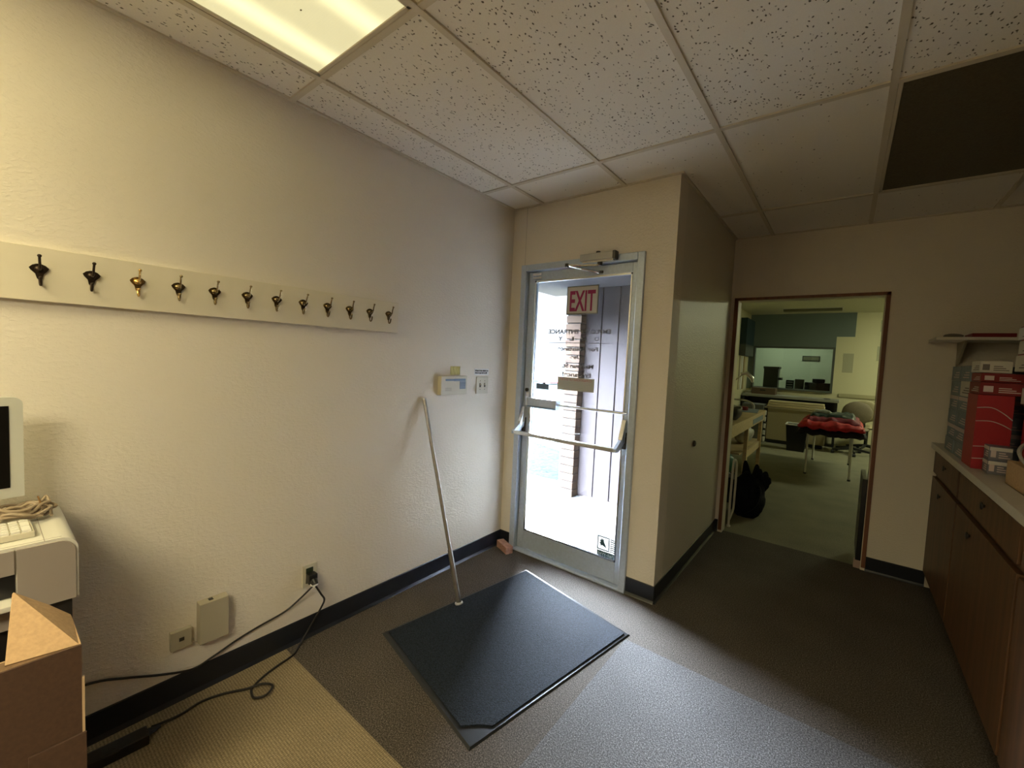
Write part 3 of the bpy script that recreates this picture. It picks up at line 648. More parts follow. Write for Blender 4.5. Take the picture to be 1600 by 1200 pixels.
vb = [w.bm.verts.new((p.x, p.y, 0)) for p in P]; vt = [w.bm.verts.new((p.x, p.y, .006)) for p in Q]
w.bm.faces.new(vt)
for i in range(4): w.bm.faces.new((vb[i], vb[(i+1) % 4], vt[(i+1) % 4], vt[i]))
w.build('rubber_border', mat('mat_rubber', (.016, .018, .022), .3), mt)
w = MB(); P = inset(.034)
# pile patch stops short of the bare near corner
c2 = P[2]; pa = c2.lerp(P[1], .10); pb2 = c2.lerp(P[3], .10); mid = (pa+pb2)/2
poly = [P[0], P[1], pa, mid+Vector((.004, .012)), pb2, P[3]]
w.prism([(p.x, p.y) for p in poly], .006, (0, 0, .006)); pt = w.build('pile', M_MAT, mt)

# ------------------------------------------------------------------ printer, monitor, keyboard, cables, boxes at the left edge
tb = thing('low_stand', 'dark stand under the white printer', 'stand', (0, 0, 0))
B(.03, .41, -2.92, -2.385, .50, .53, bev=.003).build('top', M_BLK, tb)
for (x, y) in ((.05, -2.90), (.39, -2.90), (.05, -2.40), (.39, -2.40)): B(x-.015, x+.015, y-.015, y+.015, 0, .50).build('leg', M_BLK, tb)
pn = thing('printer', 'white rounded office printer against the left wall under the monitor', 'printer', (0, 0, 0))
PX, PY1, PY0, PT = .42, -2.376, -2.90, .905
R_ = .035
def arch(y0, y1, z0, z1, r):
    pts = [(y0, z0), (y1, z0)]
    for k in range(7): a_ = k*PI/12; pts.append((y1-r+r*math.cos(a_), z1-r+r*math.sin(a_)))
    for k in range(7): a_ = PI/2+k*PI/12; pts.append((y0+r+r*math.cos(a_), z1-r+r*math.sin(a_)))
    return pts
MB().prism(arch(PY0, PY1, .735, PT, R_), PX-.02, (.02, 0, 0), (0, 1, 0), (0, 0, 1)).build('shell', M_WHT, pn, True)
MB().prism(arch(PY0-.002, PY1+.002, .842, PT+.003, R_), PX-.026, (.02, 0, 0), (0, 1, 0), (0, 0, 1)).build('scanner_lid', M_WHT2, pn, True) if False else None
# grey front face: right column full height, upper strip to the left, open output slot
w = MB(); w.prism([(PY1-.006, .735), *[(PY1-.006-.03+.03*math.cos(q*PI/12), .868+.03*math.sin(q*PI/12)) for q in range(7)], (-2.483, .898), (-2.483, .735)], .006, (PX, 0, 0), (0, 1, 0), (0, 0, 1)); w.build('front_column', M_GRYP, pn)
B(PX, PX+.006, PY0+.01, -2.487, .838, .898).build('control_panel', M_GRYP, pn)
B(PX-.005, PX+.002, PY0+.01, -2.486, .78, .836).build('output_slot', M_BLK, pn)
B(PX-.05, PX+.05, PY0+.02, -2.492, .765, .778, bev=.003).build('output_tray', M_WHT, pn)
B(PX, PX+.006, PY0+.01, -2.487, .700, .765).build('paper_drawer', M_GRYP, pn)
B(.03, PX-.01, PY0+.01, PY1-.012, .56, .735).build('lower_body', M_BLK, pn)
B(.05, PX-.02, PY0+.03, PY1-.03, .53, .56).build('base', M_BLK, pn)
w = MB(); w.box(.02, PX+.001, -2.437, -2.4355, PT-.0005, PT+.0006); w.box(PX-.012, PX-.011, PY0+.03, PY1-.03, PT-.0005, PT+.0006); w.build('lid_seam', M_GRYP, pn)
mo = thing('desktop_monitor', 'white framed monitor with black screen on top of the printer', 'monitor', (.15, -2.458, 0), math.radians(6))
w = MB().prism([(-.40+x, z) for x, z in []] or arch(-.45, 0, .968, 1.256, .02), .028, (-.014, 0, 0), (0, 1, 0), (0, 0, 1)); w.build('frame', mat('monitor_white', (.62, .62, .54), .3), mo, True)
B(.0138, .0155, -.425, -.0265, .998, 1.232).build('screen', M_SCREEN, mo)
B(-.07, -.012, -.28, -.16, PT+.006, 1.06, bev=.004).build('stand', M_WHT, mo)
B(-.10, .06, -.30, -.14, PT, PT+.008, bev=.002).build('foot', M_WHT, mo)
kb = thing('keyboard', 'white keyboard lying on the printer lid', 'keyboard', (.315, -2.451, PT+.001), math.radians(1.5))
B(-.056, .056, -.44, 0, 0, .016, bev=.003).build('case', M_BEI, kb)
kw = .0185
for r in range(5):
    w = MB()
    for c_ in range(23):
        y1 = -.006-c_*kw
        if r < 4 and c_ == 0 and r % 2 == 1: continue
        z = .016; x1 = .052-r*.0212
        if c_ == 0 and r in (0, 2): w.box(x1-.038, x1, y1-kw+.003, y1, z, z+.005)
        elif c_ == 0 and r == 4: w.box(x1-.0165, x1, y1-kw+.003, y1, z, z+.005)
        elif c_ > 0: w.box(x1-.0165, x1, y1-kw+.003, y1, z, z+.005)
    w.build('key_row', M_WHT2, kb)
# beige cable bundle
cb = MB(); rnd = random.Random(3)
for k in range(9):
    cx_, cy_ = .195+rnd.uniform(-.02, .02), -2.462+rnd.uniform(-.006, .006)
    ra, rb = rnd.uniform(.025, .045), rnd.uniform(.035, .06); ph = rnd.uniform(0, 6)
    pts = []
    for i in range(11):
        a_ = ph+i*2*PI/11
        y = min(cy_+rb*math.sin(a_)+rnd.uniform(-.006, .006), -2.398)
        pts.append((cx_+ra*math.cos(a_)+rnd.uniform(-.006, .006), y, PT+.006+k*.0028+.020*rnd.random()))
    cb.tube(sm(pts, 5, True), .0043, 8, closed=True)
cb.tube(sm([(.2, -2.47, .925), (.18, -2.43, .945), (.165, -2.415, .958), (.19, -2.41, .935), (.23, -2.41, .915)], 6), .0036, 8)
for k in range(5):
    pts = [(.20+.012*k, -2.44+.003*k, PT+.018), (.21+.01*k, -2.50, PT+.03), (.215+.01*k, -2.57, PT+.02), (.22, -2.63, PT+.008)]
    cb.tube(sm(pts, 6), .0038, 8)
tag(cb.build('cable_bundle', M_CABLE, None, True), 'tangled bundle of beige cable on the printer top', 'cable')
tag(MB().tube([(.20, -2.425, .93), (.17, -2.432, .962)], .002, 6).build('cable_tie', mat('tie_brown', (.2, .1, .03), .6), None), 'short brown tie end sticking up out of the beige cables', 'cable tie')
# cardboard box
cx0, cx1, cy0, cy1, ct = .58, .80, -2.98, -2.412, .792
cbx = thing('cardboard_box', 'open brown cardboard box standing in the lower left corner', 'box', (0, 0, 0))
t_ = .005
B(cx1-t_, cx1, cy0, cy1, 0, ct).build('front_panel', M_CARDD, cbx)
B(cx0, cx0+t_, cy0, cy1, 0, ct-.09).build('back_panel', M_CARD, cbx)
MB().prism([(cx0+t_, 0), (cx1-t_, 0), (cx1-t_, ct), (.65, ct), (cx0+t_, ct-.06)], -t_, (0, cy1-t_, 0), (1, 0, 0), (0, 0, 1)).build('side_panel', M_CARD, cbx)
B(cx0+t_, cx1-t_, cy0, cy0+t_, 0, ct).build('side_panel', M_CARD, cbx)
B(cx0, cx1, cy0, cy1, 0, .006).build('bottom_panel', M_CARD, cbx)
w = MB()
fv = [w.bm.verts.new(p) for p in ((.794, cy1-.003, ct), (.65, cy1-.001, ct+.003), (.65, -2.446, .833), (.652, -2.496, .884), (.790, -2.513, .799))]
w.bm.faces.new((fv[0], fv[1], fv[2])); w.bm.faces.new((fv[0], fv[2], fv[3])); w.bm.faces.new((fv[0], fv[3], fv[4]))
fo = w.build('flap', M_CARD, cbx); so = fo.modifiers.new('s', 'SOLIDIFY'); so.thickness = .004
B(cx1, cx1+.005, cy1-.075, cy1+.006, 0, .60, bev=.001, seg=1).build('corner_flap', M_CARDD, cbx)
B(cx1-.006, cx1+.001, cy1, cy1+.004, .0, .72).build('torn_edge', M_CARDE, cbx)

# ------------------------------------------------------------------ cabinets on the right
CT = 1.0
CXF = 2.545
def cabinet(y0, y1, label):
    c = thing('base_cabinet', label, 'cabinet', (0, 0, 0), 0, 'wooden base cabinets along the right wall')
    B(CXF+.02, XR-.002, y0, y1, .10, CT-.038).build('body', M_OAKD, c)
    B(CXF+.05, XR-.002, y0, y1, 0, .10).build('toe_kick', M_BLK, c)
    d = B(CXF, CXF+.02, y0+.02, y1-.02, .805, .945, bev=.003).build('drawer', M_OAK, c)
    MB().lathe([(.006, 0), (.008, -.006), (.016, -.009), (.016, -.014), (.010, -.016)], (CXF, (y0+y1)/2-.03, .895), 16, 'x').build('knob', M_DARKM, d)
    d = B(CXF, CXF+.02, y0+.012, y1-.012, .115, .775, bev=.003).build('door', M_OAK, c)
    MB().lathe([(.006, 0), (.008, -.006), (.016, -.009), (.016, -.014), (.010, -.016)], (CXF, y1-.34, .705), 16, 'x').build('knob', M_DARKM, d)
    return c
cabinet(.62, F-.003, 'wooden base cabinet at the far end beside the doorway wall')
cabinet(-.38, .617, 'wooden base cabinet second from the doorway wall')
cabinet(-1.38, -.383, 'nearest wooden base cabinet, mostly past the right edge')
tag(B(CXF-.02, XR-.001, -3.2, F-.002, CT-.036, CT, bev=.004).build('countertop', M_LAM, None), 'long cream laminate worktop over the wooden cabinets', 'countertop')
cabinet(-3.18, -1.383, 'wooden base cabinet behind the photographer along the right wall')

# shelf on far wall above the worktop
sh = thing('wall_shelf', 'thin white shelf on the far wall above the stacked boxes', 'shelf', (0, 0, 0))
B(2.46, 3.14, 1.10, F-.001, 1.672, 1.690, bev=.002).build('board', mat('shelf_white', (.72, .68, .6), .4), sh)
for x in (2.60, 3.02): MB().prism([(0, 0), (-.22, 0), (0, -.16)], .012, (x, F-.001, 1.672), (0, 1, 0), (0, 0, 1)).build('bracket', M_BEID, sh)
tag(B(2.62, 2.80, 1.13, 1.34, 1.690, 1.715, bev=.002).build('flat_box', M_DRED, None), 'flat dark red box on the white wall shelf', 'box')
w = MB().ball((2.555, 1.24, 1.705), .03, (1.6, 1.3, .5)); tag(w.build('folded_cloth', mat('grey_cloth', (.22, .20, .18), .9), None, True), 'small grey folded cloth at the left end of the white wall shelf', 'cloth')

# boxes stacked on the worktop
M_BB = mat('box_bluegrey', (.20, .25, .29), .6, 0, .15, 60); M_BW = mat('box_white', (.62, .60, .54), .6); M_BR = mat('box_red', (.36, .012, .02), .5)
M_TXT = mat('box_print_grey', (.16, .14, .13), .6); M_TXW = mat('box_print_white', (.6, .5, .48), .6)
def cart(x0, x1, y0, y1, z0, z1, m, label, group, printm=None, faces='xy', stripe=None, nm='carton'):
    c = thing(nm, label, 'box', (0, 0, 0), 0, group)
    B(x0, x1, y0, y1, z0, z1, bev=.0015, seg=1).build('carton_body', m, c)
    h = z1-z0
    if stripe: MB().box(x0-.0006, x0+.001, y0+.002, y1-.002, z1-h*.30, z1-h*.05).box(x0+.002, x1-.002, y0-.0006, y0+.001, z1-h*.30, z1-h*.05).build('printed_band', stripe, c)
    if printm:
        w_ = MB(); wy = y1-y0; wx = x1-x0
        for r in range(3):
            zz = z0+h*(.2+.16*r)
            w_.box(x0-.0008, x0+.001, y0+wy*.12, y0+wy*(.75-.12*r), zz, zz+h*.07)
            w_.box(x0+wx*.42, x0+wx*(.9-.1*r), y0-.0008, y0+.001, zz, zz+h*.07)
        w_.box(x0+wx*.08, x0+wx*.30, y0-.0008, y0+.001, z0+h*.22, z0+h*.72)
        w_.build('print', printm, c)
    return c
GB = 'small blue grey cartons stacked on the worktop'
rows = ['bottom', 'second', 'third', 'fourth', 'fifth', 'top']
for col_, (ya, yb) in enumerate(((.66, .90), (.91, 1.15))):
    z = CT
    for r in range(6):
        hgt = .084
        m = M_BB if not (r in (4,) and col_ == 0) else M_BW
        cart(2.553+random.uniform(0, .006), 2.78, ya+random.uniform(0, .006), yb, z, z+hgt, m, ('white' if m is M_BW else 'blue grey')+' carton, '+rows[r]+' of the '+('nearer' if col_ == 0 else 'farther')+' stack at the back of the worktop', GB, M_TXW if m is M_BB else M_TXT, stripe=M_TXW if r in (1, 3) else None)
        z += hgt+.001
rb_ = thing('red_carton', 'tall bright red carton with white curved line in front of the blue cartons', 'box', (0, 0, 0))
B(2.550, 2.672, .44, .645, CT, 1.365, bev=.002).build('carton_body', M_BR, rb_)
w = MB()
for k, (za, zb) in enumerate(((1.05, 1.035), (1.11, 1.10), (1.235, 1.215), (1.30, 1.26))):
    pts = sm([(2.551, .439, za), (2.60, .439, za+.004), (2.64, .439, (za+zb)/2), (2.671, .439, zb-.01)], 5)
    MB().tube(pts, .0022, 6).build('curved_line', M_TXW, rb_)
cart(2.552, 2.70, .43, .645, 1.367, 1.425, M_DRED, 'dark red flat carton on top of the tall red carton', 'dark red flat cartons', M_TXW)
cart(2.556, 2.70, .45, .645, 1.427, 1.47, M_DRED, 'upper dark red flat carton under the white carton', 'dark red flat cartons', M_TXW)
cart(2.552, 2.66, .47, .645, 1.472, 1.53, M_BW, 'small pale carton topping the red cartons', 'pale cartons over the red ones', M_TXT)
GW = 'white printed cartons stacked at the right edge'
cart(2.70, 3.06, .16, .42, CT, 1.16, M_BR, 'red carton at the bottom of the right hand stack', 'red cartons under the white ones', M_TXW)
cart(2.70, 3.06, .17, .42, 1.162, 1.33, M_BR, 'red carton directly below the white printed cartons', 'red cartons under the white ones', M_TXW)
z = 1.332
for r, hgt in enumerate((.075, .062, .075, .060, .055, .05)):
    dx = (.02, .025, -.01, -.005, -.01, .03)[r]
    cart(2.665+dx, 3.05, .17, .42+.0*r, z, z+hgt, M_BW, 'white printed carton with dark red edge, '+rows[r]+' of the right hand stack', GW, M_TXT)
    B(2.668+dx, 3.05, .172, .42, z+hgt, z+hgt+.008).build('lid_edge', M_DRED, bpy.data.objects[[o.name for o in SC.collection.objects if o.name.startswith('carton') and o.type == 'EMPTY'][-1]]) if False else None
    z += hgt+.006
    if r < 5: tag(B(2.67+dx, 3.04, .175, .415, z-.006, z).build('red_divider_sheet', M_DRED, None), 'dark red sheet lying on the '+rows[r]+' white carton of the right hand stack', 'sheet', 'dark red sheets between the white cartons')
for i, (x, z) in enumerate(((2.585, CT), (2.586, CT+.066))):
    cart(x, x+.075, .33, .42, z, z+.064, mat('box_slate', (.17, .17, .2), .6), ('lower' if i == 0 else 'upper')+' small slate carton with white end beside the brown box', 'small slate cartons', M_TXW, stripe=M_BW)
bb = thing('brown_tray_box', 'brown cardboard tray box at the front of the worktop holding cables', 'box', (0, 0, 0))
w = MB(); w.box(2.605, 2.88, -.10, .14, CT, CT+.004).box(2.605, 2.609, -.10, .14, CT, 1.10).box(2.876, 2.88, -.10, .14, CT, 1.10).box(2.609, 2.876, -.10, -.096, CT, 1.10).box(2.609, 2.876, .136, .14, CT, 1.10)
w.build('tray', M_CARD, bb)
cc = MB(); rnd = random.Random(5)
for k in range(16):
    ra, rz = rnd.uniform(.055, .125), rnd.uniform(.035, .075); ph = rnd.uniform(0, 6); tw_ = rnd.uniform(-.5, .9); cy_ = rnd.uniform(-.03, .05); cz_ = 1.125+.045*(k/16)+rnd.uniform(0, .02)
    pts = []
    for i in range(12):
        a_ = ph+i*2*PI/12
        px = 2.735+ra*math.cos(a_)+rnd.uniform(-.006, .006); pz = max(cz_+rz*math.sin(a_)+.01*rnd.random(), 1.012)
        pts.append((px, cy_+tw_*.06*math.sin(a_)+.03*math.cos(a_*2+k), pz))
    cc.tube(sm(pts, 4, True), .0055 if k % 3 else .0075, 8, closed=True)
tag(cc.build('coiled_cables', mat('grey_cable', (.36, .34, .31), .4, 0, .3, 6), None, True), 'coil of grey and white cables heaped in the brown tray box', 'cables')

# ------------------------------------------------------------------ seen through the doorway
bd = thing('black_board', 'narrow black panel standing on end against the right doorway jamb', 'panel', (0, 0, 0))
B(2.186, 2.2165, F+.012, F+.42, .06, .668, bev=.003).build('board', M_BLK, bd)
B(2.176, 2.2165, F+.012, F+.06, 0, .06, bev=.004).build('foot', mat('foot_pinkish', (.42, .30, .25), .6), bd)
# tubular frame by left jamb
fr = thing('tubular_frame', 'white curved metal tube frame just behind the left doorway jamb', 'frame', (0, 0, 0))
M_WTUBE = mat('white_tube', (.62, .60, .52), .35)
MB().tube(sm([(1.285, 1.60, .012), (1.285, 1.60, .30), (1.285, 1.62, .55), (1.285, 1.66, .60), (1.285, 1.74, .575), (1.285, 1.78, .52), (1.285, 1.785, .35), (1.285, 1.78, .15), (1.285, 1.74, .10), (1.285, 1.62, .06)], 6), .010, 10).build('tube', M_WTUBE, fr, True)
MB().lathe([(.012, .0), (.018, .0), (.018, .012), (.010, .016)], (1.285, 1.60, 0), 14).build('foot', M_WTUBE, fr)
# black bag
bg_ = thing('black_backpack', 'slumped black backpack on the floor just inside the doorway', 'bag', (1.37, 2.08, 0))
w = MB().ball((-.02, 0, 0), 1, (.165, .18, .22), 4)
rnd = random.Random(9)
from mathutils import noise as mn
for v in w.bm.verts:
    v.co *= 1+.22*mn.noise(v.co*9)+.08*mn.noise(v.co*25); v.co.z = max(v.co.z+.19, 0)
M_BAG = mat('black_nylon', (.007, .008, .011), .85, 0, .4, 40, .6, 60, spec=.15)
w.build('body', M_BAG, bg_, True)
for k, (dx, dy, h_) in enumerate(((.06, .0, .47), (.10, .06, .44), (.03, .04, .50), (.13, .02, .40), (-.06, .03, .52))):
    MB().tube(sm([(dx*.6, dy, .28), (dx*.9+.01, dy, .36), (dx*1.15, dy+.01, h_)], 5), [.055]*4+[.045]*3+[.035, .028, .02, .010], 10, flat=.7).build('top_fold', M_BAG, bg_, True)
MB().tube(sm([(-.02, -.13, .05), (.07, -.16, .14), (.10, -.12, .28), (.04, -.03, .36)], 6), .012, 8, flat=2).build('strap', M_BAG, bg_, True)
gb = MB().ball((0, 0, 0), 1, (.085, .11, .12), 3)
for v in gb.bm.verts: v.co *= 1+.25*mn.noise(v.co*14+Vector((3, 1, 2)));
for v in gb.bm.verts: v.co.z += .135; v.co += Vector((1.07, 2.42, .27))
tag(gb.build('green_bag', mat('green_plastic', (.02, .16, .09), .4), None, True), 'crumpled green plastic bag under the wooden workbench', 'bag')
tag(B(.98, 1.15, 2.33, 2.53, 0, .27, bev=.004).build('storage_bin', M_BLK, None), 'low black bin under the green bag', 'bin')
# workbench
wb = thing('workbench', 'long pale wooden workbench along the left of the far room', 'workbench', (0, 0, 0))
BX, BY0, BY1, BZ = 1.15, 1.56, 4.46, .845
B(.30, BX, BY0, BY1, BZ-.025, BZ, bev=.003).build('top', M_PINE, wb)
B(BX-.03, BX-.005, BY0+.02, BY1-.02, BZ-.135, BZ-.025).build('apron', M_PINE, wb)
B(.32, BX-.03, BY1-.05, BY1-.02, BZ-.135, BZ-.025).build('apron', M_PINE, wb)
for y in (1.62, 3.20, 4.25):
    B(BX-.05, BX-.008, y-.03, y+.03, 0, BZ-.135).build('leg', M_PINE, wb); B(.32, .38, y-.03, y+.03, 0, BZ-.025).build('leg', M_PINE, wb)
B(.36, BX-.06, 3.0, 4.4, .40, .42).build('lower_shelf', M_PINE, wb); B(BX-.05, BX-.02, 3.2, 4.25, .33, .42).build('shelf_rail', M_PINE, wb)
B(BX-.0055, BX-.002, 3.45, 4.25, BZ-.115, BZ-.05).build('paper_label', mat('label_blue', (.22, .28, .34), .6), wb)
tag(MB().lathe([(.02, 0), (.055, 0), (.055, .05), (.02, .05)], (.92, 4.10, BZ), 20).build('tape_roll', M_DRED, None, True), 'dark red tape roll on the wooden workbench', 'tape')
tag(B(.86, 1.10, 3.82, 4.42, BZ, BZ+.004, rot=Matrix.Rotation(.1, 3, 'Z')).build('printed_sheet', mat('sheet_blue', (.2, .26, .34), .6), None), 'blue grey printed sheet at the far end of the workbench', 'paper')
pbg = thing('plastic_bag', 'crumpled black and white plastic bag at the near end of the workbench', 'bag', (1.02, 2.75, BZ))
w = MB().ball((0, 0, .075), 1, (.11, .16, .085), 3)
for v in w.bm.verts: v.co *= 1+.3*mn.noise(v.co*12); v.co.z = max(v.co.z, .0)
w.build('dark_side', M_BLK, pbg, True)
w = MB().ball((.0, .07, .13), 1, (.10, .12, .035), 3)
for v in w.bm.verts: v.co += Vector((0, 0, .03*mn.noise(v.co*16)))
w.build('pale_side', mat('plastic_pale', (.45, .45, .40), .3), pbg, True)
tag(MB().tube(sm([(.60, 4.30, BZ+.012), (.62, 4.30, BZ+.10), (.75, 4.30, BZ+.13), (.92, 4.32, BZ+.12), (1.0, 4.33, BZ+.07), (1.01, 4.33, BZ+.012)], 6), .014, 10).build('curved_handle', M_WTUBE, None, True), 'white curved tube handle standing on the workbench', 'handle')
tag(B(.34, .52, 3.55, 3.9, BZ, BZ+.045, bev=.006, rot=Matrix.Rotation(.1, 3, 'Z')).build('white_tray', M_WHT, None), 'low white plastic tray on the workbench', 'tray')
tag(B(.34, .56, 4.25, 4.42, BZ, BZ+.17, bev=.006).build('white_machine', M_WHT, None), 'small white machine at the back end of the workbench', 'machine') 
lp = thing('desk_lamp', 'silver jointed desk lamp rising over the workbench', 'lamp', (.78, 4.05, BZ))
MB().lathe([(.0, 0), (.08, 0), (.08, .015), (.02, .03), (.01, .03)], (-.2, .1, 0), 20).build('base', M_ALUW, lp)
MB().tube([(-.2, .1, .03), (-.16, .08, .28), (.08, .08, .50)], .010, 8).build('jointed_arm', M_ALUD, lp)
MB().tube([(.06, .08, .51), (.13, .10, .53), (.20, .12, .46), (.215, .12, .40)], [.02, .03, .03, .014], 12).build('lamp_head', M_CHR, lp, True)
wh = MB().ball((.98, 3.85, .55), 1, (.12, .20, .13), 3)
for v in wh.bm.verts: v.co += Vector((.02, .02, .02))*mn.noise(v.co*15)
tag(wh.build('white_bag', mat('bag_white_film', (.5, .5, .46), .35, 0, .25, 20), None, True), 'white plastic bag on the lower shelf of the workbench', 'bag')
for i, (y, r, h_, m) in enumerate(((3.0, .06, .20, M_BLK), (2.75, .05, .26, M_WHT), (2.05, .06, .3, M_BLK))):
    tag(MB().lathe([(.01, 0), (r, 0), (r, h_*.8), (r*.5, h_*.9), (r*.5, h_), (.01, h_)], (1.02, y, .0), 18).build('jug', m, None, True), ('black jug under the middle of the workbench', 'white jug under the workbench behind the green bag', 'black jug under the near end of the workbench')[i], 'jug')
# black trash can
tc_ = thing('trash_can', 'black rectangular trash can with white rim liner in the far room', 'trash can', (1.41, 6.48, 0))
w = MB(); 
b1 = [(-.13, -.11), (.13, -.11), (.13, .11), (-.13, .11)]; b2 = [(-.165, -.14), (.165, -.14), (.165, .14), (-.165, .14)]
va = [w.bm.verts.new((x, y, 0)) for x, y in b1]; vb = [w.bm.verts.new((x, y, .47)) for x, y in b2]; w.bm.faces.new(va[::-1])
vc = [w.bm.verts.new((x*.93, y*.93, .47)) for x, y in b2]; vd = [w.bm.verts.new((x*.9, y*.9, .02)) for x, y in b1]; w.bm.faces.new(vd)
for i in range(4):
    j = (i+1) % 4; w.bm.faces.new((va[i], va[j], vb[j], vb[i])); w.bm.faces.new((vb[i], vb[j], vc[j], vc[i])); w.bm.faces.new((vc[i], vc[j], vd[j], vd[i]))
w.build('bin', M_BLK, tc_)
w = MB().tube([(x*1.03, y*1.03, .475) for x, y in b2], .014, 8, closed=True); w.build('rim_liner', M_PAPER, tc_)
# tan fronted table with folded padding
tt = thing('tan_panel_desk', 'long tan panel fronted desk in the far room', 'desk', (0, 0, 0))
B(.86, 1.80, 7.0, 7.03, .07, .68, bev=.004).build('front_panel', mat('tan_panel', (.38, .32, .19), .7, 0, .06, 60), tt)
B(.80, 1.86, 6.98, 7.34, .68, .70, bev=.003).build('top', mat('tan_top', (.45, .38, .24), .5), tt)
B(.88, 1.78, 7.01, 7.32, 0, .07).build('plinth', M_BLK, tt)
B(.86, .89, 7.03, 7.33, .07, .68).build('end_panel', MATS['tan_panel'], tt); B(1.77, 1.80, 7.03, 7.33, .07, .68).build('end_panel', MATS['tan_panel'], tt)
w = MB()
for k in range(3): w.box(.84+.01*k, 1.78-.01*k, 7.0+.01*k, 7.30, .707+k*.042, .748+k*.042, bev=.018, seg=3)
for v in w.bm.verts: v.co.z += .008*mn.noise(v.co*7)
tag(w.build('folded_padding', mat('cream_padding', (.55, .46, .28), .8), None, True), 'cream padded cloth folded flat on the tan desk', 'cloth')
fc = thing('filing_cabinet', 'dark grey filing cabinet left of the tan desk', 'cabinet', (0, 0, 0))
B(.42, .80, 6.86, 7.33, 0, .74, bev=.003).build('body', mat('cabinet_grey', (.10, .105, .10), .5), fc)
for z in (.03, .27, .51): B(.44, .78, 6.845, 6.86, z, z+.21, bev=.002).build('drawer', MATS['cabinet_grey'], fc)
tw = MB()
for k in range(5): tw.box(.812, .85, 6.90, 6.97, .02+k*.13, .11+k*.13, bev=.01)
tag(tw.build('cup_tower', M_WHT, None), 'stack of pale cups standing between filing cabinet and tan desk', 'cups')
# long counter under window
ct_ = thing('long_counter', 'long grey counter under the interior window of the far room', 'counter', (0, 0, 0))
B(.30, 1.97, 7.40, 7.96, .865, .915, bev=.004).build('top', mat('counter_grey', (.30, .30, .25), .45), ct_)
for x in (.34, 1.93): B(x-.02, x+.02, 7.44, 7.92, 0, .865).build('side_panel', M_BLK, ct_)
B(.36, 1.91, 7.88, 7.90, .3, .865).build('back_panel', M_BLK, ct_)
bt = thing('brown_tote_box', 'brown box with hand hole on the long grey counter', 'box', (0, 0, 0))
B(.46, .90, 7.55, 7.85, .915, 1.05, bev=.004).build('box_body', mat('tote_brown', (.13, .085, .05), .7), bt); B(.62, .72, 7.546, 7.551, .99, 1.015).build('hand_hole', M_BLK, bt)
tag(B(1.0, 1.75, 7.60, 7.80, .915, .921).build('long_ruler', mat('ruler_steel', (.4, .38, .3), .4, .5), None), 'long flat metal ruler on the grey counter', 'ruler')
tag(MB().lathe([(.02, 0), (.06, 0), (.05, .012), (.02, .012)], (1.78, 7.55, .915), 16).build('black_puck', M_BLK, None), 'small black round thing at the right end of the grey counter', 'puck')
tag(B(.34, .44, 7.60, 7.8, .915, .97, bev=.004).build('white_box', M_WHT, None), 'small white box at the left end of the grey counter', 'box')
# behind the window
nt_ = thing('back_table', 'dark table in the room behind the interior window', 'table', (0, 0, 0))
B(.3, 2.0, 8.12, 8.75, 1.0, 1.04).build('top', M_BLK, nt_)
for (x, y) in ((.35, 8.17), (1.95, 8.17), (.35, 8.7), (1.95, 8.7)): B(x-.02, x+.02, y-.02, y+.02, 0, 1.0).build('leg', M_BLK, nt_)
prn = thing('office_printer', 'tall black office machine behind the interior window at left', 'printer', (.72, 8.4, 1.04))
B(-.15, .13, -.15, .15, 0, .42, bev=.01).build('body', M_BLK, prn); B(-.16, .15, -.17, .15, .42, .47, bev=.01).build('lid', M_DARKM, prn)
B(.13, .20, -.12, .1, .18, .23, bev=.004).build('side_tray', M_BLK, prn)
tag(B(.88, .99, 8.2, 8.4, 1.04, 1.06).build('paper_stack', M_PAPER, None), 'small white paper stack behind the window glass', 'paper')
or_ = thing('desk_organizer', 'black organizer with pale tray slots behind the window glass', 'organizer', (1.08, 8.35, 1.04))
B(-.07, .07, -.1, .1, 0, .19, bev=.003).build('case', M_BLK, or_)
for k in range(3): B(-.055, .055, -.104, -.09, .03+k*.055, .05+k*.055).build('slot', mat('slot_pale', (.3, .3, .27), .6), or_)
tag(B(1.17, 1.33, 8.28, 8.45, 1.04, 1.26, bev=.004).build('brown_bin', mat('bin_brown', (.09, .07, .05), .6), None), 'dark brown bin behind the window glass', 'bin')
ml_ = thing('black_machine', 'wide low black machine behind the window glass at right', 'machine', (1.58, 8.35, 1.04))
B(-.23, .24, -.13, .15, 0, .17, bev=.02).build('body', M_BLK, ml_); B(-.10, .12, -.1, .12, .17, .25, bev=.02).build('hood', M_BLK, ml_); B(-.16, -.02, -.14, -.12, .10, .16, bev=.01).build('control_box', M_DARKM, ml_)
pf = thing('framed_picture', 'small dark landscape picture on the wall of the room behind the window', 'picture', (0, 0, 0))
B(1.13, 1.50, 10.285, 10.299, 1.70, 1.83).build('picture_frame', M_DARKM, pf); B(1.15, 1.48, 10.283, 10.287, 1.72, 1.81).build('picture_face', mat('pic_olive', (.18, .17, .10), .6), pf)
# posters on yellow wall
for (x0, x1, z0, z1, lb_) in ((1.97, 2.135, 1.45, 1.83, 'grey paper notice on the yellow far wall right of the window'), (2.50, 2.62, 2.26, 2.48, 'faded paper sheet high on the far wall at the doorway edge'), (2.48, 2.6, 1.70, 1.98, 'lower faded paper sheet on the far wall at the doorway edge')):
    tag(B(x0, x1, YF-.004, YF-.0005, z0, z1).build('wall_paper_sheet', mat('faded_sheet', (.42, .40, .27), .7), None), lb_, 'notice')
tag(B(1.95, 2.6, YF-.02, YF-.0005, .96, 1.03).build('wall_rail', mat('rail_tan', (.42, .38, .22), .6), None), 'tan rail on the yellow far wall above the chair', 'rail')
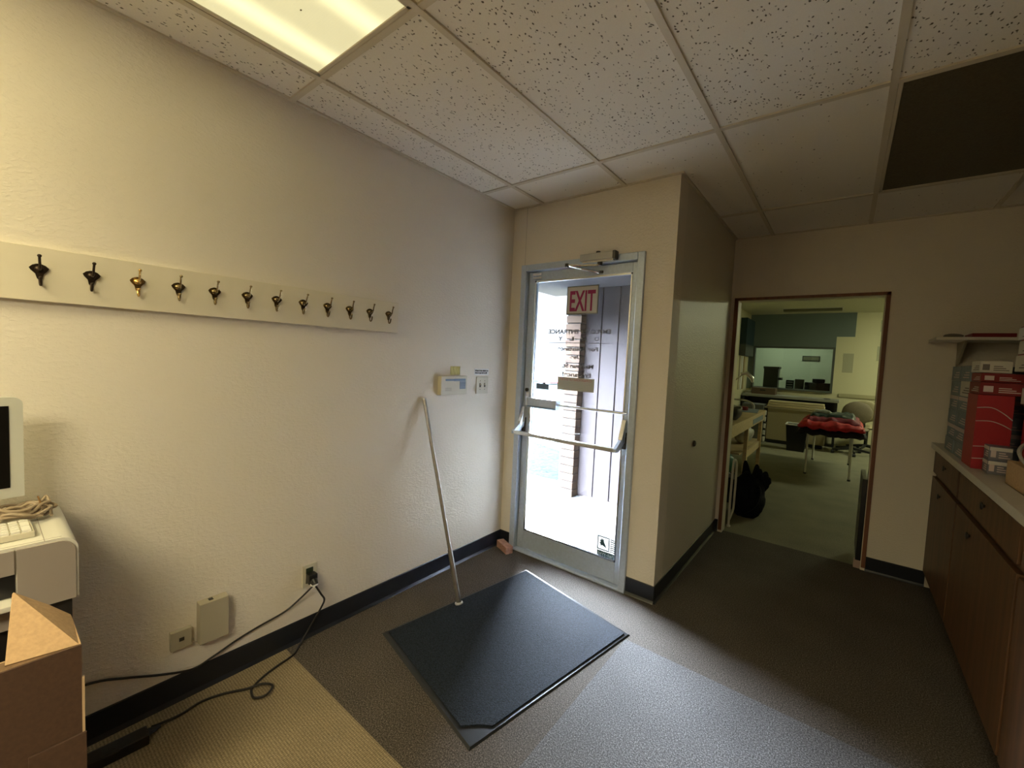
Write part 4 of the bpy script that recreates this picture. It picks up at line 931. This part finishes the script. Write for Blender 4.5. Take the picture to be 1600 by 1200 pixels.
# dark cabinet on left wall
tv = thing('wall_cabinet', 'dark teal panel hung high on the left wall of the far room', 'wall cabinet', (0, 0, 0))
B(XFL+.001, XFL+.12, 6.9, 7.78, 1.93, 2.46, bev=.005).build('upper_panel', mat('teal_dark', (.012, .035, .045), .5), tv); B(XFL+.001, XFL+.12, 6.9, 7.78, 1.70, 1.93, bev=.005).build('lower_panel', mat('slate_panel', (.06, .07, .07), .5), tv)
for i, y in enumerate((7.0, 7.18, 7.4)):
    tag(B(XFL+.001, XFL+.03, y, y+.10, 1.0, 1.69, bev=.004).build('hanging_strip', (M_BEI, M_PAPER, mat('strip_tan', (.45, .36, .2), .7))[i], None), ('cream', 'white', 'tan')[i]+' hanging strip under the dark teal panel', 'strip')
# small table with clothes
st_ = thing('small_table', 'small table on thin metal legs under the pile of clothes', 'table', (0, 0, 0))
B(1.60, 2.24, 4.48, 5.86, .60, .625, bev=.004).build('tabletop', mat('table_top_dark', (.05, .045, .04), .5), st_)
for (x, y) in ((1.675, 4.55), (2.165, 4.53), (1.70, 5.79), (2.17, 5.79)):
    l_ = MB().cyl((x, y, .02), (x, y, .60), .013, 12).build('leg', M_WTUBE, st_); MB().cyl((x, y, 0), (x, y, .022), .018, 12).build('foot', M_RUB, l_)
def cloth(name, label, cx, cy, sx, sy, z, th, m, seed, sag=0):
    w = MB(); nx, ny = 26, 30; g_ = []
    for i in range(nx+1):
        row = []
        for j in range(ny+1):
            a_ = i/nx*2-1; b_ = j/ny*2-1
            rr = max(abs(a_), abs(b_)); edge = max(0, (rr-.82)/.18)
            px = cx+sx*a_*(1+.06*mn.noise(Vector((b_*2, seed, 0)))); py = cy+sy*b_*(1+.06*mn.noise(Vector((a_*2, seed, 3))))
            pz = z+th*(1-edge**2)+.03*mn.noise(Vector((px*7, py*6, 2)))+.024*mn.noise(Vector((px*19, py*9, 2)))-sag*edge
            row.append(w.bm.verts.new((px, py, pz)))
        g_.append(row)
    for i in range(nx):
        for j in range(ny): w.bm.faces.new((g_[i][j], g_[i+1][j], g_[i+1][j+1], g_[i][j+1]))
    o = w.build(name, m, None, True); s_ = o.modifiers.new('s', 'SOLIDIFY'); s_.thickness = .02; s_.offset = -1
    return tag(o, label, 'clothes', 'clothes piled on the small table')
cloth('dark_garment', 'black garment hanging over the edge at the bottom of the clothes pile', 1.93, 5.1, .37, .68, .665, .03, mat('cloth_black', (.012, .008, .010), .8), 1, .09)
cloth('red_garment', 'bright red garment folded in the clothes pile', 1.92, 5.0, .37, .60, .725, .03, M_RED, 2, .05)
cloth('crimson_garment', 'dark crimson garment lying over the red one', 1.94, 5.1, .31, .48, .765, .03, mat('cloth_crimson', (.22, .008, .03), .7, 0, .3, 18), 3, .03)
cloth('teal_garment', 'dark teal shiny garment topping the clothes pile', 1.93, 5.25, .27, .42, .80, .03, mat('cloth_teal', (.03, .055, .055), .35, 0, .5, 12), 4, .02)
cloth('white_garment', 'scrap of white shiny garment on the left of the clothes pile', 1.80, 5.15, .09, .12, .835, .018, mat('cloth_white', (.5, .52, .48), .3), 5, .01)
# office chairs
def ochair(x, y, rz, label, dark):
    c = thing('office_chair', label, 'chair', (x, y, 0), rz)
    M_CH = mat('chair_tan'+('_dark' if dark else ''), (.20, .16, .10) if dark else (.40, .34, .20), .7, 0, .08, 40)
    prof = []
    w_ = MB()
    w_.ball((0, .22, .76), 1, (.22, .05, .20), 3).build('backrest', M_CH, c, True)
    MB().ball((0, 0, .46), 1, (.24, .24, .05), 3).build('seat', M_CH, c, True)
    MB().tube([(0, .12, .43), (0, .25, .48), (0, .26, .66)], .015, 8, flat=2).build('back_bar', M_BLK, c)
    MB().cyl((0, 0, .10), (0, 0, .43), .028, 12).build('column', M_BLK, c)
    for k in range(5):
        a_ = k*2*PI/5+.3; e_ = (.29*math.cos(a_), .29*math.sin(a_), .07)
        l_ = MB().tube([(0, 0, .11), e_], [.028, .018], 8).build('base_spoke', M_BLK, c)
        MB().lathe([(.008, -.02), (.028, -.02), (.028, .02), (.008, .02)], (e_[0], e_[1], .028), 14, 'x').build('caster', M_RUB, l_)
ochair(2.20, 6.95, math.radians(190), 'tan rounded office chair behind the clothes table', True)
ochair(2.42, 7.55, math.radians(165), 'pale tan office chair farther back at the doorway edge', False)
# wall bump knob on the side wall
wk = MB().lathe([(.004, 0), (.020, 0), (.022, .006), (.018, .014), (.006, .018)], (XB, .552, .889), 18, 'x')
tag(wk.build('door_stop_knob', M_DARKM, None, True), 'small dark round door stop on the side wall of the passage', 'door stop')
